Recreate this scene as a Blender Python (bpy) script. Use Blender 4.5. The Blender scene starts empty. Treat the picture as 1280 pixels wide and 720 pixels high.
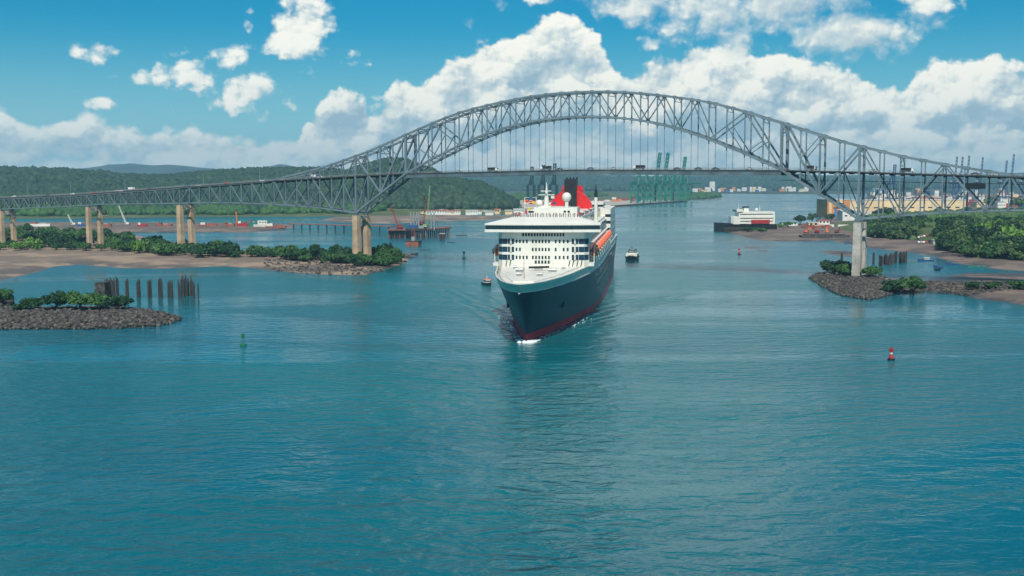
import bpy, math, random
import numpy as np
from mathutils import Matrix, Vector
R = math.radians
sc = bpy.context.scene
C = sc.collection

# ------------------------------------------------------------------ camera
F, ROLL, PITCH, H = 1393.7, 0.0045, 0.0951, 56.0
cam_d = bpy.data.cameras.new("camera"); cam = bpy.data.objects.new("camera", cam_d); C.objects.link(cam)
cam_d.sensor_width = 36; cam_d.lens = F/1280*36; cam_d.clip_start = 1; cam_d.clip_end = 90000
cam.matrix_world = Matrix.Translation((0, 0, H)) @ (Matrix.Rotation(math.pi/2-PITCH, 4, 'X') @ Matrix.Rotation(-ROLL, 4, 'Z'))
sc.camera = cam

# ------------------------------------------------------------------ light
SUN = Vector((-0.03, -0.66, 0.75)).normalized()
EXPO = 0.36
sc.view_settings.view_transform = 'Standard'; sc.view_settings.look = 'None'
sc.view_settings.exposure = EXPO; sc.view_settings.gamma = 1
sun_d = bpy.data.lights.new("sun", 'SUN'); sun = bpy.data.objects.new("sun", sun_d); C.objects.link(sun)
sun_d.energy = 4.0; sun_d.angle = R(0.6); sun_d.color = (1, .93, .82)
sun.rotation_euler = SUN.to_track_quat('Z', 'Y').to_euler()

class NT:
    """small helper to write node graphs"""
    def __init__(s, tree): s.t = tree; s.n = tree.nodes; s.l = tree.links
    def new(s, typ, **kw):
        n = s.n.new(typ)
        for k, v in kw.items(): setattr(n, k, v)
        return n
    def set(s, sock, v):
        if isinstance(v, bpy.types.NodeSocket): s.l.new(v, sock)
        else: sock.default_value = v
    def m(s, op, a, b=None, c=None, clamp=False):
        n = s.new('ShaderNodeMath', operation=op, use_clamp=clamp)
        s.set(n.inputs[0], a)
        if b is not None: s.set(n.inputs[1], b)
        if c is not None: s.set(n.inputs[2], c)
        return n.outputs[0]
    def vm(s, op, a, b=None, scale=None):
        n = s.new('ShaderNodeVectorMath', operation=op); s.set(n.inputs[0], a)
        if b is not None: s.set(n.inputs[1], b)
        if scale is not None: s.set(n.inputs['Scale'], scale)
        return n.outputs['Value'] if op in ('DISTANCE', 'LENGTH', 'DOT_PRODUCT') else n.outputs[0]
    def mix(s, f, a, b, mode='MIX'):
        n = s.new('ShaderNodeMix', data_type='RGBA', blend_type=mode)
        s.set(n.inputs[0], f); s.set(n.inputs[6], a if isinstance(a, bpy.types.NodeSocket) else (*a, 1)); s.set(n.inputs[7], b if isinstance(b, bpy.types.NodeSocket) else (*b, 1))
        return n.outputs[2]
    def noise(s, vec, scale, detail=3, rough=.5, dim='3D', dist=0, lac=2):
        n = s.new('ShaderNodeTexNoise', noise_dimensions=dim)
        s.set(n.inputs['Vector'], vec); n.inputs['Scale'].default_value = scale; n.inputs['Detail'].default_value = detail
        n.inputs['Roughness'].default_value = rough; n.inputs['Distortion'].default_value = dist; n.inputs['Lacunarity'].default_value = lac
        return n.outputs[0]
    def ss(s, v, lo, hi, a=0., b=1.):
        n = s.new('ShaderNodeMapRange', interpolation_type='SMOOTHSTEP'); s.set(n.inputs[0], v)
        for i, x in enumerate((lo, hi, a, b)): n.inputs[i+1].default_value = x
        return n.outputs[0]
    def comb(s, x, y, z=0.):
        n = s.new('ShaderNodeCombineXYZ'); s.set(n.inputs[0], x); s.set(n.inputs[1], y); s.set(n.inputs[2], z); return n.outputs[0]

# --- world: Nishita sky with a layer of cumulus worked out from the view direction (azimuth, elevation in degrees)
def du(px): return math.degrees(math.atan((px-640)/F))
def dv(px, py): return (227.2-.0045*(px-640)-py)/24.32
world = bpy.data.worlds.new("World"); sc.world = world; world.use_nodes = True
wt = world.node_tree; wt.nodes.clear(); w = NT(wt)

def cloud_group():
    g = bpy.data.node_groups.new("cumulus field", 'ShaderNodeTree')
    g.interface.new_socket('P', in_out='INPUT', socket_type='NodeSocketVector')
    g.interface.new_socket('D', in_out='OUTPUT', socket_type='NodeSocketFloat')
    k = NT(g); gi = g.nodes.new('NodeGroupInput'); go = g.nodes.new('NodeGroupOutput')
    P = gi.outputs[0]
    Pa = k.vm('MULTIPLY', P, (1., 1.2, 1.))
    nz = k.noise(Pa, .38, 2, .5, '2D'); nf = k.noise(Pa, 1.3, 6, .6, '2D')
    warp = k.new('ShaderNodeTexNoise', noise_dimensions='2D'); k.set(warp.inputs['Vector'], Pa); warp.inputs['Scale'].default_value = 1.; warp.inputs['Detail'].default_value = 5; warp.inputs['Roughness'].default_value = .6
    wp = k.vm('ADD', Pa, k.vm('SCALE', warp.outputs[1], scale=.75))
    def billow(sc_, sm):
        vo = k.new('ShaderNodeTexVoronoi', voronoi_dimensions='2D', feature='SMOOTH_F1'); k.set(vo.inputs['Vector'], wp); vo.inputs['Scale'].default_value = sc_; vo.inputs['Smoothness'].default_value = sm
        return k.m('SUBTRACT', .45, vo.outputs['Distance'])
    d = k.m('MULTIPLY', k.m('SUBTRACT', nz, .5), 1.1)
    for (a, b), c in zip(((.5, .3), (1.15, .3), (2.7, .3), (6.2, .35)), (.70, .38, .17, .07)):
        d = k.m('ADD', d, k.m('MULTIPLY', billow(a, b), c))
    d = k.m('ADD', d, k.m('MULTIPLY', k.m('SUBTRACT', nf, .5), .34))
    k.l.new(d, go.inputs[0])
    return g
CG = cloud_group()
tc = w.new('ShaderNodeTexCoord')
dirn = w.vm('NORMALIZE', tc.outputs['Generated'])
sp = w.new('ShaderNodeSeparateXYZ'); w.set(sp.inputs[0], dirn)
az = w.m('MULTIPLY', w.m('ARCTAN2', sp.outputs[0], sp.outputs[1]), 57.2958)
el = w.m('MULTIPLY', w.m('ARCSINE', sp.outputs[2]), 57.2958)
P0 = w.comb(az, el)
def cf(vec):
    n = w.new('ShaderNodeGroup', node_tree=CG); w.set(n.inputs[0], vec); return n.outputs[0]
N0 = cf(P0)
relief = w.m('ADD', w.m('MULTIPLY', w.m('SUBTRACT', N0, cf(w.vm('ADD', P0, (-.12, .17, 0)))), .80),
             w.m('MULTIPLY', w.m('SUBTRACT', N0, cf(w.vm('ADD', P0, (-.4, .7, 0)))), .62))
A0, A1, B0, B1 = -40., 40., -4., 12.
def curve(pts, lo=.3):
    fc = w.new('ShaderNodeFloatCurve'); cu = fc.mapping.curves[0]
    q = sorted([(du(x), dv(x, y)) for x, y in pts])
    q = [(-40., lo)]+q+[(40., lo)]
    nrm = [((a-A0)/(A1-A0), (b-B0)/(B1-B0)) for a, b in q]
    cu.points[0].location = nrm[0]; cu.points[1].location = nrm[-1]
    for z in nrm[1:-1]: cu.points.new(*z)
    fc.mapping.update()
    w.set(fc.inputs['Value'], w.m('DIVIDE', w.m('SUBTRACT', az, A0), A1-A0, clamp=True))
    return w.m('MULTIPLY_ADD', fc.outputs[0], B1-B0, B0)
sky = w.new('ShaderNodeTexSky', sky_type='NISHITA', sun_disc=False)
sky.sun_elevation = math.asin(SUN.z); sky.sun_rotation = math.atan2(SUN.x, SUN.y)
sky.altitude = 50; sky.air_density = 1.0; sky.dust_density = 1.0; sky.ozone_density = 3.0
skyc = w.mix(1., sky.outputs[0], (.0, .51, .67), 'MULTIPLY')
skyc = w.mix(w.ss(el, -1.2, 8.5, 1., 0.), skyc, (3.3, 5.9, 6.5))
ramp = bpy.data.node_groups.new("cloud light", 'ShaderNodeTree')
ramp.interface.new_socket('L', in_out='INPUT', socket_type='NodeSocketFloat'); ramp.interface.new_socket('C', in_out='OUTPUT', socket_type='NodeSocketColor')
_k = NT(ramp); _gi = ramp.nodes.new('NodeGroupInput'); _go = ramp.nodes.new('NodeGroupOutput'); _r = _k.new('ShaderNodeValToRGB'); _k.set(_r.inputs[0], _gi.outputs[0]); ramp.links.new(_r.outputs[0], _go.inputs[0])
er = _r.color_ramp.elements; er[0].position = 0.; er[0].color = (.33, .47, .55, 1); er[1].position = 1.; er[1].color = (1., .98, .87, 1)
for p_, c_ in ((.3, (.47, .59, .64)), (.55, (.62, .70, .70)), (.8, (.87, .89, .81))): er.new(p_).color = (*c_, 1)
def layer(base, d, light, hazy=0., soft=.26, op=1.):
    n = w.new('ShaderNodeGroup', node_tree=ramp); w.set(n.inputs[0], light)
    c = w.vm('SCALE', n.outputs[0], scale=8.8)
    c = w.mix(w.m('MINIMUM', w.m('ADD', w.ss(el, 0., 4.5, .30, 0.), hazy), 1.), c, (3.9, 5.9, 6.5))
    return w.mix(w.m('MULTIPLY', w.ss(d, 0., soft), op), base, c)
fin = skyc
def bank(fin, tops, bases, kt, thick, shade, l0=.80, hazy=0., soft=.34, amp=1., op=1.):
    t = curve(tops); b = curve(bases)
    dep = w.m('SUBTRACT', t, el)
    d = w.m('ADD', w.m('MINIMUM', w.m('MULTIPLY', dep, kt), .75), w.m('MULTIPLY', w.m('MINIMUM', w.m('SUBTRACT', el, b), .0), .6))
    d = w.m('ADD', d, w.m('MULTIPLY', N0, amp))
    sh = w.ss(w.m('SUBTRACT', dep, w.m('MULTIPLY', N0, .8)), .15, thick)
    li = w.m('ADD', w.m('SUBTRACT', l0, w.m('MULTIPLY', sh, shade)), relief, clamp=True)
    return layer(fin, d, li, hazy, soft, op)
# far bank rising to the right of the middle
fin = bank(fin, [(330, 225), (385, 185), (430, 140), (478, 128), (500, 108), (535, 98), (560, 80), (590, 62), (625, 48), (660, 36), (690, 22), (715, 20), (736, 34), (758, 66), (790, 96), (808, 86), (822, 72), (842, 64), (875, 52), (905, 66), (935, 74), (985, 76), (1040, 86), (1085, 106), (1115, 116), (1140, 92), (1185, 80), (1235, 92), (1290, 98), (1500, 120)], [(300, 225), (500, 214), (760, 205), (1290, 200)], .75, 3.2, .52, .90)
# nearer heaps with flat grey bases
fin = bank(fin, [(350, 190), (385, 150), (420, 124), (455, 118), (470, 140), (492, 128), (520, 120), (560, 140), (600, 120), (640, 108), (700, 96), (735, 104), (775, 126), (808, 140), (840, 116), (880, 98), (930, 108), (975, 128), (1010, 140), (1040, 128), (1085, 126), (1120, 142), (1160, 120), (1215, 110), (1290, 116), (1500, 150)], [(300, 165), (385, 158), (470, 162), (560, 172), (640, 150), (760, 150), (850, 154), (950, 160), (1100, 172), (1290, 165)], .8, 1.7, .72, .90, .02)
# low rows near the horizon
fin = bank(fin, [(-200, 146), (0, 148), (60, 162), (110, 152), (150, 160), (215, 168), (260, 162), (340, 180), (420, 172), (520, 170), (600, 182), (700, 176), (800, 190), (900, 176), (1000, 166), (1090, 158), (1180, 168), (1290, 160)], [(-200, 186), (0, 186), (300, 192), (700, 196), (1000, 190), (1290, 188)], .9, 1.1, .34, 1.0, .04, .4, .8, .95)
fin = bank(fin, [(-200, 184), (0, 186), (120, 190), (300, 184), (420, 196), (560, 190), (760, 198), (900, 192), (1290, 186)], [(-200, 206), (0, 208), (640, 210), (1290, 206)], .9, .9, .25, .97, .15, .5, .7, .85)
E_ = [(378, 44, 40, 30, .45), (366, 66, 30, 18, .2), (418, 72, 30, 11, .25), (243, 104, 44, 22, .10), (306, 124, 34, 20, .34), (196, 108, 34, 13, .22), (285, 80, 22, 16, .1), (318, 44, 9, 7, .2), (356, 142, 26, 14, .12), (126, 82, 26, 8, -.05), (128, 136, 22, 6, -.02), (1155, 16, 58, 13, .26), (665, 4, 13, 9, .15)]
acc = None; vt = None
for px, py, rx, ry, a in E_:
    c = (du(px), dv(px, py), 0)
    df = w.vm('MULTIPLY', w.vm('SUBTRACT', P0, c), (24.32/rx, 24.32/ry, 0))
    e = w.m('MINIMUM', w.m('MULTIPLY_ADD', w.vm('LENGTH', df), -(.45+a*.35), .45+a*.7), a+.12)
    acc = e if acc is None else w.m('SMOOTH_MAX', acc, e, .1)
d = w.m('ADD', acc, w.m('MULTIPLY', N0, .95))
fin = layer(fin, d, w.m('ADD', .84, relief, clamp=True), .04, .42)
# grey underside of the nearest cloud along the top, right of the middle
E2 = [(840, -4, 120, 34, .62), (960, 14, 120, 40, .62), (1050, 46, 80, 36, .45), (1095, -14, 80, 26, .4), (900, 60, 60, 20, .2)]
acc = None
for px, py, rx, ry, a in E2:
    c = (du(px), dv(px, py), 0)
    df = w.vm('MULTIPLY', w.vm('SUBTRACT', P0, c), (24.32/rx, 24.32/ry, 0))
    e = w.m('MINIMUM', w.m('MULTIPLY_ADD', w.vm('LENGTH', df), -(.45+a*.35), .45+a*.7), a+.12)
    acc = e if acc is None else w.m('SMOOTH_MAX', acc, e, .1)
d = w.m('ADD', acc, w.m('MULTIPLY', N0, .85))
fin = layer(fin, d, w.m('ADD', w.m('SUBTRACT', .62, w.ss(d, .1, .9, 0, .34)), w.m('MULTIPLY', relief, .8), clamp=True), .0, .7)
# cumulus added above the view for the brightness of the water's reflections
gen = w.m('MULTIPLY', w.m('SUBTRACT', w.noise(P0, .06, 3, .5, '2D'), .57), 2.8)
d = w.m('ADD', w.m('ADD', gen, w.ss(el, 9.4, 13., -3., 0.)), w.m('MULTIPLY', N0, .7))
fin = layer(fin, d, w.m('ADD', w.m('SUBTRACT', .8, w.ss(d, .2, 1.2, 0, .4)), relief, clamp=True), .0, .5)
# unseen bank extended above, right of the middle, brightened for the water's reflection
df = w.vm('MULTIPLY', w.vm('SUBTRACT', P0, (6.5, 21., 0)), (1/12., 1/12.5, 0))
d = w.m('ADD', w.m('MULTIPLY', w.m('SUBTRACT', 1., w.vm('LENGTH', df)), 1.3), w.m('MULTIPLY', N0, .8))
fin = layer(fin, d, w.m('ADD', .86, relief, clamp=True), .0, .8)
bg = w.new('ShaderNodeBackground'); w.set(bg.inputs[0], fin); bg.inputs[1].default_value = .1
wo = w.new('ShaderNodeOutputWorld'); w.l.new(bg.outputs[0], wo.inputs[0])
world.cycles.sampling_method = 'MANUAL'; world.cycles.sample_map_resolution = 512
sc.cycles.max_bounces = 6; sc.cycles.volume_bounces = 0; sc.cycles.transparent_max_bounces = 6; sc.cycles.caustics_reflective = False; sc.cycles.caustics_refractive = False

# ------------------------------------------------------------------ helpers
def at(px, py, z=0., Y=None):
    """the world point seen at a pixel of the photograph, on the level z or at the distance Y"""
    x, y = px-640, py-360
    cr, sr = math.cos(ROLL), math.sin(ROLL)
    x, y = cr*x-sr*y, sr*x+cr*y
    c, s = math.cos(PITCH), math.sin(PITCH)
    d = Vector((x, F*c-y*s, -(y*c+F*s)))
    t = (Y/d.y) if Y is not None else (z-H)/d.z
    return Vector((0, 0, H)) + d*t
def ax(px, Y): return at(px, 300, Y=Y).x
def az_(px, py, Y): return at(px, py, Y=Y).z

def tag(o, label=None, cat=None, group=None, kind=None):
    if label: o['label'] = label
    if cat: o['category'] = cat
    if group: o['group'] = group
    if kind: o['kind'] = kind
    return o
def empty(name, loc=(0, 0, 0), rz=0, scale=1):
    o = bpy.data.objects.new(name, None); o.location = loc; o.rotation_euler = (0, 0, rz); o.scale = (scale,)*3 if isinstance(scale, (int, float)) else scale
    o.empty_display_size = .1; C.objects.link(o); return o
def copy_tree(o, parent=None):
    c = o.copy(); C.objects.link(c); c.parent = parent
    for ch in list(o.children): copy_tree(ch, c)
    return c

class MB:
    def __init__(s): s.v = []; s.f = []; s.mi = []; s.cur = 0
    def add(s, v, f, mi=None):
        n = len(s.v); s.v += [tuple(p) for p in v]; s.f += [tuple(i+n for i in q) for q in f]; s.mi += [s.cur if mi is None else mi]*len(f); return s
    def box(s, x0, x1, y0, y1, z0, z1):
        v = [(x0, y0, z0), (x1, y0, z0), (x1, y1, z0), (x0, y1, z0), (x0, y0, z1), (x1, y0, z1), (x1, y1, z1), (x0, y1, z1)]
        return s.add(v, [(3, 2, 1, 0), (4, 5, 6, 7), (0, 1, 5, 4), (1, 2, 6, 5), (2, 3, 7, 6), (3, 0, 4, 7)])
    def bar(s, p, q, w_, h_=None):
        p = Vector(p); q = Vector(q); h_ = w_ if h_ is None else h_
        d = (q-p)
        if d.length < 1e-6: return s
        d.normalize()
        up = Vector((0, 0, 1)) if abs(d.z) < .97 else Vector((-.87, .5, 0))
        a = d.cross(up).normalized(); b = a.cross(d)
        v = [e+a*i*w_/2+b*j*h_/2 for e in (p, q) for i, j in ((-1, -1), (1, -1), (1, 1), (-1, 1))]
        return s.add(v, [(3, 2, 1, 0), (4, 5, 6, 7), (0, 1, 5, 4), (1, 2, 6, 5), (2, 3, 7, 6), (3, 0, 4, 7)])
    def tube(s, p, q, r1, r2=None, n=10):
        p = Vector(p); q = Vector(q); r2 = r1 if r2 is None else r2
        d = (q-p).normalized(); up = Vector((0, 0, 1)) if abs(d.z) < .9 else Vector((1, 0, 0))
        a = d.cross(up).normalized(); b = a.cross(d)
        v = [c+(a*math.cos(2*math.pi*i/n)+b*math.sin(2*math.pi*i/n))*r for c, r in ((p, r1), (q, r2)) for i in range(n)]
        f = [(i, (i+1) % n, n+(i+1) % n, n+i) for i in range(n)]+[tuple(range(n-1, -1, -1)), tuple(range(n, 2*n))]
        return s.add(v, f)
    def lathe(s, prof, c=(0, 0, 0), n=16):
        v = []; f = []
        for r, z in prof:
            for i in range(n): v.append((c[0]+r*math.cos(2*math.pi*i/n), c[1]+r*math.sin(2*math.pi*i/n), c[2]+z))
        for j in range(len(prof)-1):
            for i in range(n): f.append((j*n+i, j*n+(i+1) % n, (j+1)*n+(i+1) % n, (j+1)*n+i))
        f.append(tuple(range(n-1, -1, -1))); f.append(tuple(range((len(prof)-1)*n, len(prof)*n)))
        return s.add(v, f)
    def prism(s, pts, z0, z1):
        n = len(pts); z1s = z1 if hasattr(z1, '__len__') else [z1]*n; z0s = z0 if hasattr(z0, '__len__') else [z0]*n
        v = [(x, y, z0s[i]) for i, (x, y) in enumerate(pts)]+[(x, y, z1s[i]) for i, (x, y) in enumerate(pts)]
        f = [tuple(range(n-1, -1, -1)), tuple(range(n, 2*n))]+[(i, (i+1) % n, n+(i+1) % n, n+i) for i in range(n)]
        return s.add(v, f)
    def yprism(s, pts, y0, y1):
        """outline in x-z, extruded along y"""
        n = len(pts)
        v = [(x, y0, z) for x, z in pts]+[(x, y1, z) for x, z in pts]
        return s.add(v, [tuple(range(n)), tuple(range(2*n-1, n-1, -1))]+[(i, n+i, n+(i+1) % n, (i+1) % n) for i in range(n)])
    def build(s, name, mat, parent=None, smooth=False, loc=None, rz=0):
        me = bpy.data.meshes.new(name); me.from_pydata(s.v, [], s.f)
        for m_ in (mat if isinstance(mat, (list, tuple)) else [mat]): me.materials.append(m_)
        if any(s.mi): me.polygons.foreach_set('material_index', s.mi)
        if smooth: me.polygons.foreach_set('use_smooth', [True]*len(s.f))
        me.update()
        o = bpy.data.objects.new(name, me); C.objects.link(o)
        if parent: o.parent = parent
        if loc is not None: o.location = loc; o.rotation_euler = (0, 0, rz)
        return o
def np_mesh(name, V, Fc, mats, parent=None, mi=None, smooth=False):
    V = np.asarray(V, np.float32); Fc = np.asarray(Fc, np.int32); k = Fc.shape[1]
    me = bpy.data.meshes.new(name); me.vertices.add(len(V)); me.vertices.foreach_set('co', V.ravel())
    me.loops.add(Fc.size); me.loops.foreach_set('vertex_index', Fc.ravel())
    me.polygons.add(len(Fc)); me.polygons.foreach_set('loop_start', np.arange(0, Fc.size, k, dtype=np.int32))
    for m_ in (mats if isinstance(mats, (list, tuple)) else [mats]): me.materials.append(m_)
    if mi is not None: me.polygons.foreach_set('material_index', np.asarray(mi, np.int32))
    if smooth: me.polygons.foreach_set('use_smooth', np.ones(len(Fc), bool))
    me.update(calc_edges=True)
    o = bpy.data.objects.new(name, me); C.objects.link(o)
    if parent: o.parent = parent
    return o
rs = np.random.RandomState(7)
_G = rs.rand(256, 256)
def vnoise(x, y, sc_=1., octs=4):
    t = 0; a = 1; n = 0
    x = np.asarray(x, float)/sc_; y = np.asarray(y, float)/sc_
    for _ in range(octs):
        xi = np.floor(x).astype(int); yi = np.floor(y).astype(int); fx = x-xi; fy = y-yi
        fx = fx*fx*(3-2*fx); fy = fy*fy*(3-2*fy)
        g = lambda i, j: _G[(xi+i) % 256, (yi+j) % 256]
        t = t+a*(g(0, 0)*(1-fx)*(1-fy)+g(1, 0)*fx*(1-fy)+g(0, 1)*(1-fx)*fy+g(1, 1)*fx*fy); n += a
        a *= .5; x = x*2.03+17.1; y = y*2.03+9.7
    return t/n-.5
def sdist(poly, x, y):
    """signed distance to a polygon, positive inside"""
    P = np.array([(p[0], p[1]) for p in poly]); x = np.asarray(x, float); y = np.asarray(y, float)
    d = np.full(x.shape, 1e18); ins = np.zeros(x.shape, bool)
    for i in range(len(P)):
        a = P[i]; b = P[(i+1) % len(P)]; e = b-a; L = (e**2).sum()+1e-12
        t = np.clip(((x-a[0])*e[0]+(y-a[1])*e[1])/L, 0, 1)
        d = np.minimum(d, (x-a[0]-t*e[0])**2+(y-a[1]-t*e[1])**2)
        c = ((a[1] > y) != (b[1] > y)); 
        with np.errstate(divide='ignore', invalid='ignore'):
            xx = (b[0]-a[0])*(y-a[1])/(b[1]-a[1]+1e-30)+a[0]
        ins ^= (c & (x < xx))
    d = np.sqrt(d); return np.where(ins, d, -d)

# ------------------------------------------------------------------ materials
MATS = {}
def mat(name, col, rough=.6, metal=0., var=.15, scale=.5, col2=None, bump=0., bscale=2., spec=None, objvar=0.):
    if name in MATS: return MATS[name]
    m_ = bpy.data.materials.new(name); m_.use_nodes = True; k = NT(m_.node_tree); b = k.n['Principled BSDF']
    ge = k.new('ShaderNodeNewGeometry'); tc_ = k.new('ShaderNodeTexCoord')
    nz = k.noise(tc_.outputs['Object'], scale, 5, .6)
    c2 = col2 or tuple(c*(1-var*2) for c in col)
    c = k.mix(k.ss(nz, .32, .68), c2, tuple(min(1, c_*(1+var*.5)) for c_ in col))
    if objvar:
        oi = k.new('ShaderNodeObjectInfo')
        f = k.m('MULTIPLY_ADD', oi.outputs['Random'], objvar, 1-objvar/2)
        c = k.vm('SCALE', c, scale=f)
    k.set(b.inputs['Base Color'], c); b.inputs['Roughness'].default_value = rough; b.inputs['Metallic'].default_value = metal
    if spec is not None: b.inputs['Specular IOR Level'].default_value = spec
    if bump:
        bn = k.new('ShaderNodeBump'); bn.inputs['Strength'].default_value = 1; bn.inputs['Distance'].default_value = bump
        k.set(bn.inputs['Height'], k.noise(tc_.outputs['Object'], bscale, 4, .6)); k.set(b.inputs['Normal'], bn.outputs[0])
    MATS[name] = m_; return m_
def foliage(name, c1, c2, objvar=.5, scale=.25):
    m_ = bpy.data.materials.new(name); m_.use_nodes = True; k = NT(m_.node_tree); b = k.n['Principled BSDF']
    ge = k.new('ShaderNodeNewGeometry')
    nz = k.noise(ge.outputs['Position'], scale, 4, .65)
    oi = k.new('ShaderNodeObjectInfo')
    f = k.m('ADD', k.m('MULTIPLY', nz, .9), k.m('MULTIPLY', k.m('SUBTRACT', oi.outputs['Random'], .5), objvar))
    c = k.mix(k.ss(f, .2, .75), c1, c2)
    k.set(b.inputs['Base Color'], c); b.inputs['Roughness'].default_value = .6; b.inputs['Specular IOR Level'].default_value = .25
    return m_

M_steel = mat('bridge steel paint', (.15, .205, .235), .5, 0, .12, .08)
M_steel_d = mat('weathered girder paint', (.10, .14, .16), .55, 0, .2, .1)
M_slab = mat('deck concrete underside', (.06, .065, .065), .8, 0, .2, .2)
M_asph = mat('bridge asphalt', (.075, .07, .068), .9, 0, .2, .3)
M_conc = mat('pier concrete', (.46, .43, .38), .85, 0, .16, .12, bump=.05)
M_conc_tan = mat('pier concrete sunlit tan', (.50, .36, .23), .85, 0, .16, .12, bump=.05)  # warm sunlight on the columns put into the tan base colour
M_white = mat('ship white paint', (.70, .685, .62), .35, 0, .05, .15)
M_whited = mat('ship deck plating', (.72, .71, .66), .6, 0, .1, .2)
M_navy = mat('ship navy hull paint', (.008, .030, .066), .38, 0, .2, .04, spec=.3)
M_boot = mat('antifouling red', (.90, .03, .055), .5, 0, .15, .1)
M_red = mat('funnel red', (.62, .012, .012), .35, 0, .08, .3)
M_black = mat('black paint', (.012, .014, .016), .4, 0, .2, .5)
M_glass = mat('dark glass', (.008, .03, .035), .12, 0, .2, .5)
M_orange = mat('lifeboat orange', (.90, .17, .05), .4, 0, .1, .5)
M_teal = mat('crane green paint', (.010, .17, .12), .5, 0, .15, .1)
M_bluec = mat('crane blue paint', (.02, .07, .16), .5, 0, .15, .1)
M_wood = mat('old pile timber', (.05, .04, .034), .9, 0, .3, .8, col2=(.02, .018, .016))
M_rock = mat('boulder stone', (.06, .053, .048), .9, 0, .3, .6, col2=(.018, .017, .017), bump=.15, bscale=1.)
M_rust = mat('rusted deck steel', (.28, .09, .06), .8, 0, .25, .3)
M_beige = mat('beige cladding', (.74, .55, .30), .7, 0, .08, .05)
def tide_band(m_):
    k = NT(m_.node_tree); b = k.n['Principled BSDF']; src = b.inputs['Base Color'].links[0].from_socket
    ge = k.new('ShaderNodeNewGeometry'); sp_ = k.new('ShaderNodeSeparateXYZ'); k.set(sp_.inputs[0], ge.outputs['Position'])
    n = k.noise(ge.outputs['Position'], .6, 4, .6)
    st = k.noise(k.vm('MULTIPLY', ge.outputs['Position'], (1., 1., .06)), .9, 4, .65)      # rain streaks run down the faces
    c = k.mix(k.ss(st, .5, .72, 0, .45), src, (.12, .11, .10))
    jz = k.m('FRACT', k.m('DIVIDE', sp_.outputs[2], 3.6)); jt_ = k.m('LESS_THAN', jz, .04)   # pour joints
    c = k.mix(k.m('MULTIPLY', jt_, .5), c, (.14, .12, .10))
    f = k.ss(k.m('ADD', sp_.outputs[2], k.m('MULTIPLY', n, 1.6)), 3.6, 5.4, .85, 0.)
    k.set(b.inputs['Base Color'], k.mix(f, c, (.05, .045, .035)))
for _m in (M_conc, M_conc_tan): tide_band(_m)
M_roof = mat('pale metal roof', (.55, .53, .50), .5, 0, .1, .05)
M_roofr = mat('red metal roof', (.45, .08, .05), .6, 0, .1, .05)
M_wwall = mat('whitewashed wall', (.70, .68, .62), .7, 0, .08, .1)
M_blue = mat('blue cladding', (.04, .18, .36), .6, 0, .1, .1)
M_orangew = mat('orange cladding', (.62, .25, .08), .6, 0, .1, .1)
M_trunk = mat('tree bark', (.09, .07, .05), .9, 0, .2, 1.)
M_green = mat('buoy green paint', (.01, .16, .09), .5, 0, .2, 1.)
M_redb = mat('buoy red paint', (.38, .02, .02), .45, 0, .15, 1.)
M_grey = mat('galvanised steel', (.35, .36, .36), .45, .3, .1, 1.)
M_hullb = mat('fishing boat blue', (.03, .09, .22), .4, 0, .1, 1.)
M_hullg = mat('fishing boat green', (.03, .20, .16), .4, 0, .1, 1.)
M_leaf = foliage('mangrove leaves', (.012, .050, .018), (.05, .125, .028), .5, .3)
M_leafl = foliage('bright shrub leaves', (.05, .12, .018), (.13, .26, .04), .4, .3)
M_leafd = foliage('dense bank leaves', (.014, .048, .020), (.066, .12, .040), 1.1, .12)
M_forest = foliage('forest canopy', (.009, .033, .022), (.042, .080, .034), .0, .02)
M_mangf = foliage('shore mangrove canopy', (.018, .065, .02), (.06, .135, .03), .0, .02)

# ground: height-dependent wetness is the real tide mark on the mud
def ground(name, dry, mid, wet, z0=.25, z1=1.6, sc1=.03):
    m_ = bpy.data.materials.new(name); m_.use_nodes = True; k = NT(m_.node_tree); b = k.n['Principled BSDF']
    ge = k.new('ShaderNodeNewGeometry'); sp_ = k.new('ShaderNodeSeparateXYZ'); k.set(sp_.inputs[0], ge.outputs['Position'])
    n1 = k.noise(ge.outputs['Position'], sc1, 5, .6); n2 = k.noise(ge.outputs['Position'], sc1*9, 4, .6)
    zz = k.m('ADD', sp_.outputs[2], k.m('MULTIPLY', k.m('SUBTRACT', n1, .5), 1.6))
    c = k.mix(k.ss(zz, z0, z1), wet, mid)
    c = k.mix(k.ss(n1, .45, .6), c, dry)
    c = k.mix(k.ss(sp_.outputs[2], .0, .3, .85, 0), c, wet)
    c = k.vm('SCALE', c, scale=k.m('MULTIPLY_ADD', n2, .5, .75))
    k.set(b.inputs['Base Color'], c)
    k.set(b.inputs['Roughness'], k.ss(zz, .0, .7, .35, .9)); b.inputs['Specular IOR Level'].default_value = .4
    return m_
M_mud = ground('tidal mud and sand', (.29, .21, .15), (.17, .128, .10), (.105, .088, .078), 1.0, 1.9)
M_mud_d = ground('dark tidal mud', (.19, .14, .115), (.115, .088, .075), (.055, .05, .048))
M_earth = ground('green ground', (.10, .12, .05), (.06, .09, .03), (.12, .09, .07), .1, 1.)
M_yard = ground('port apron', (.45, .40, .34), (.36, .33, .29), (.2, .18, .16), -1, 0)

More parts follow.
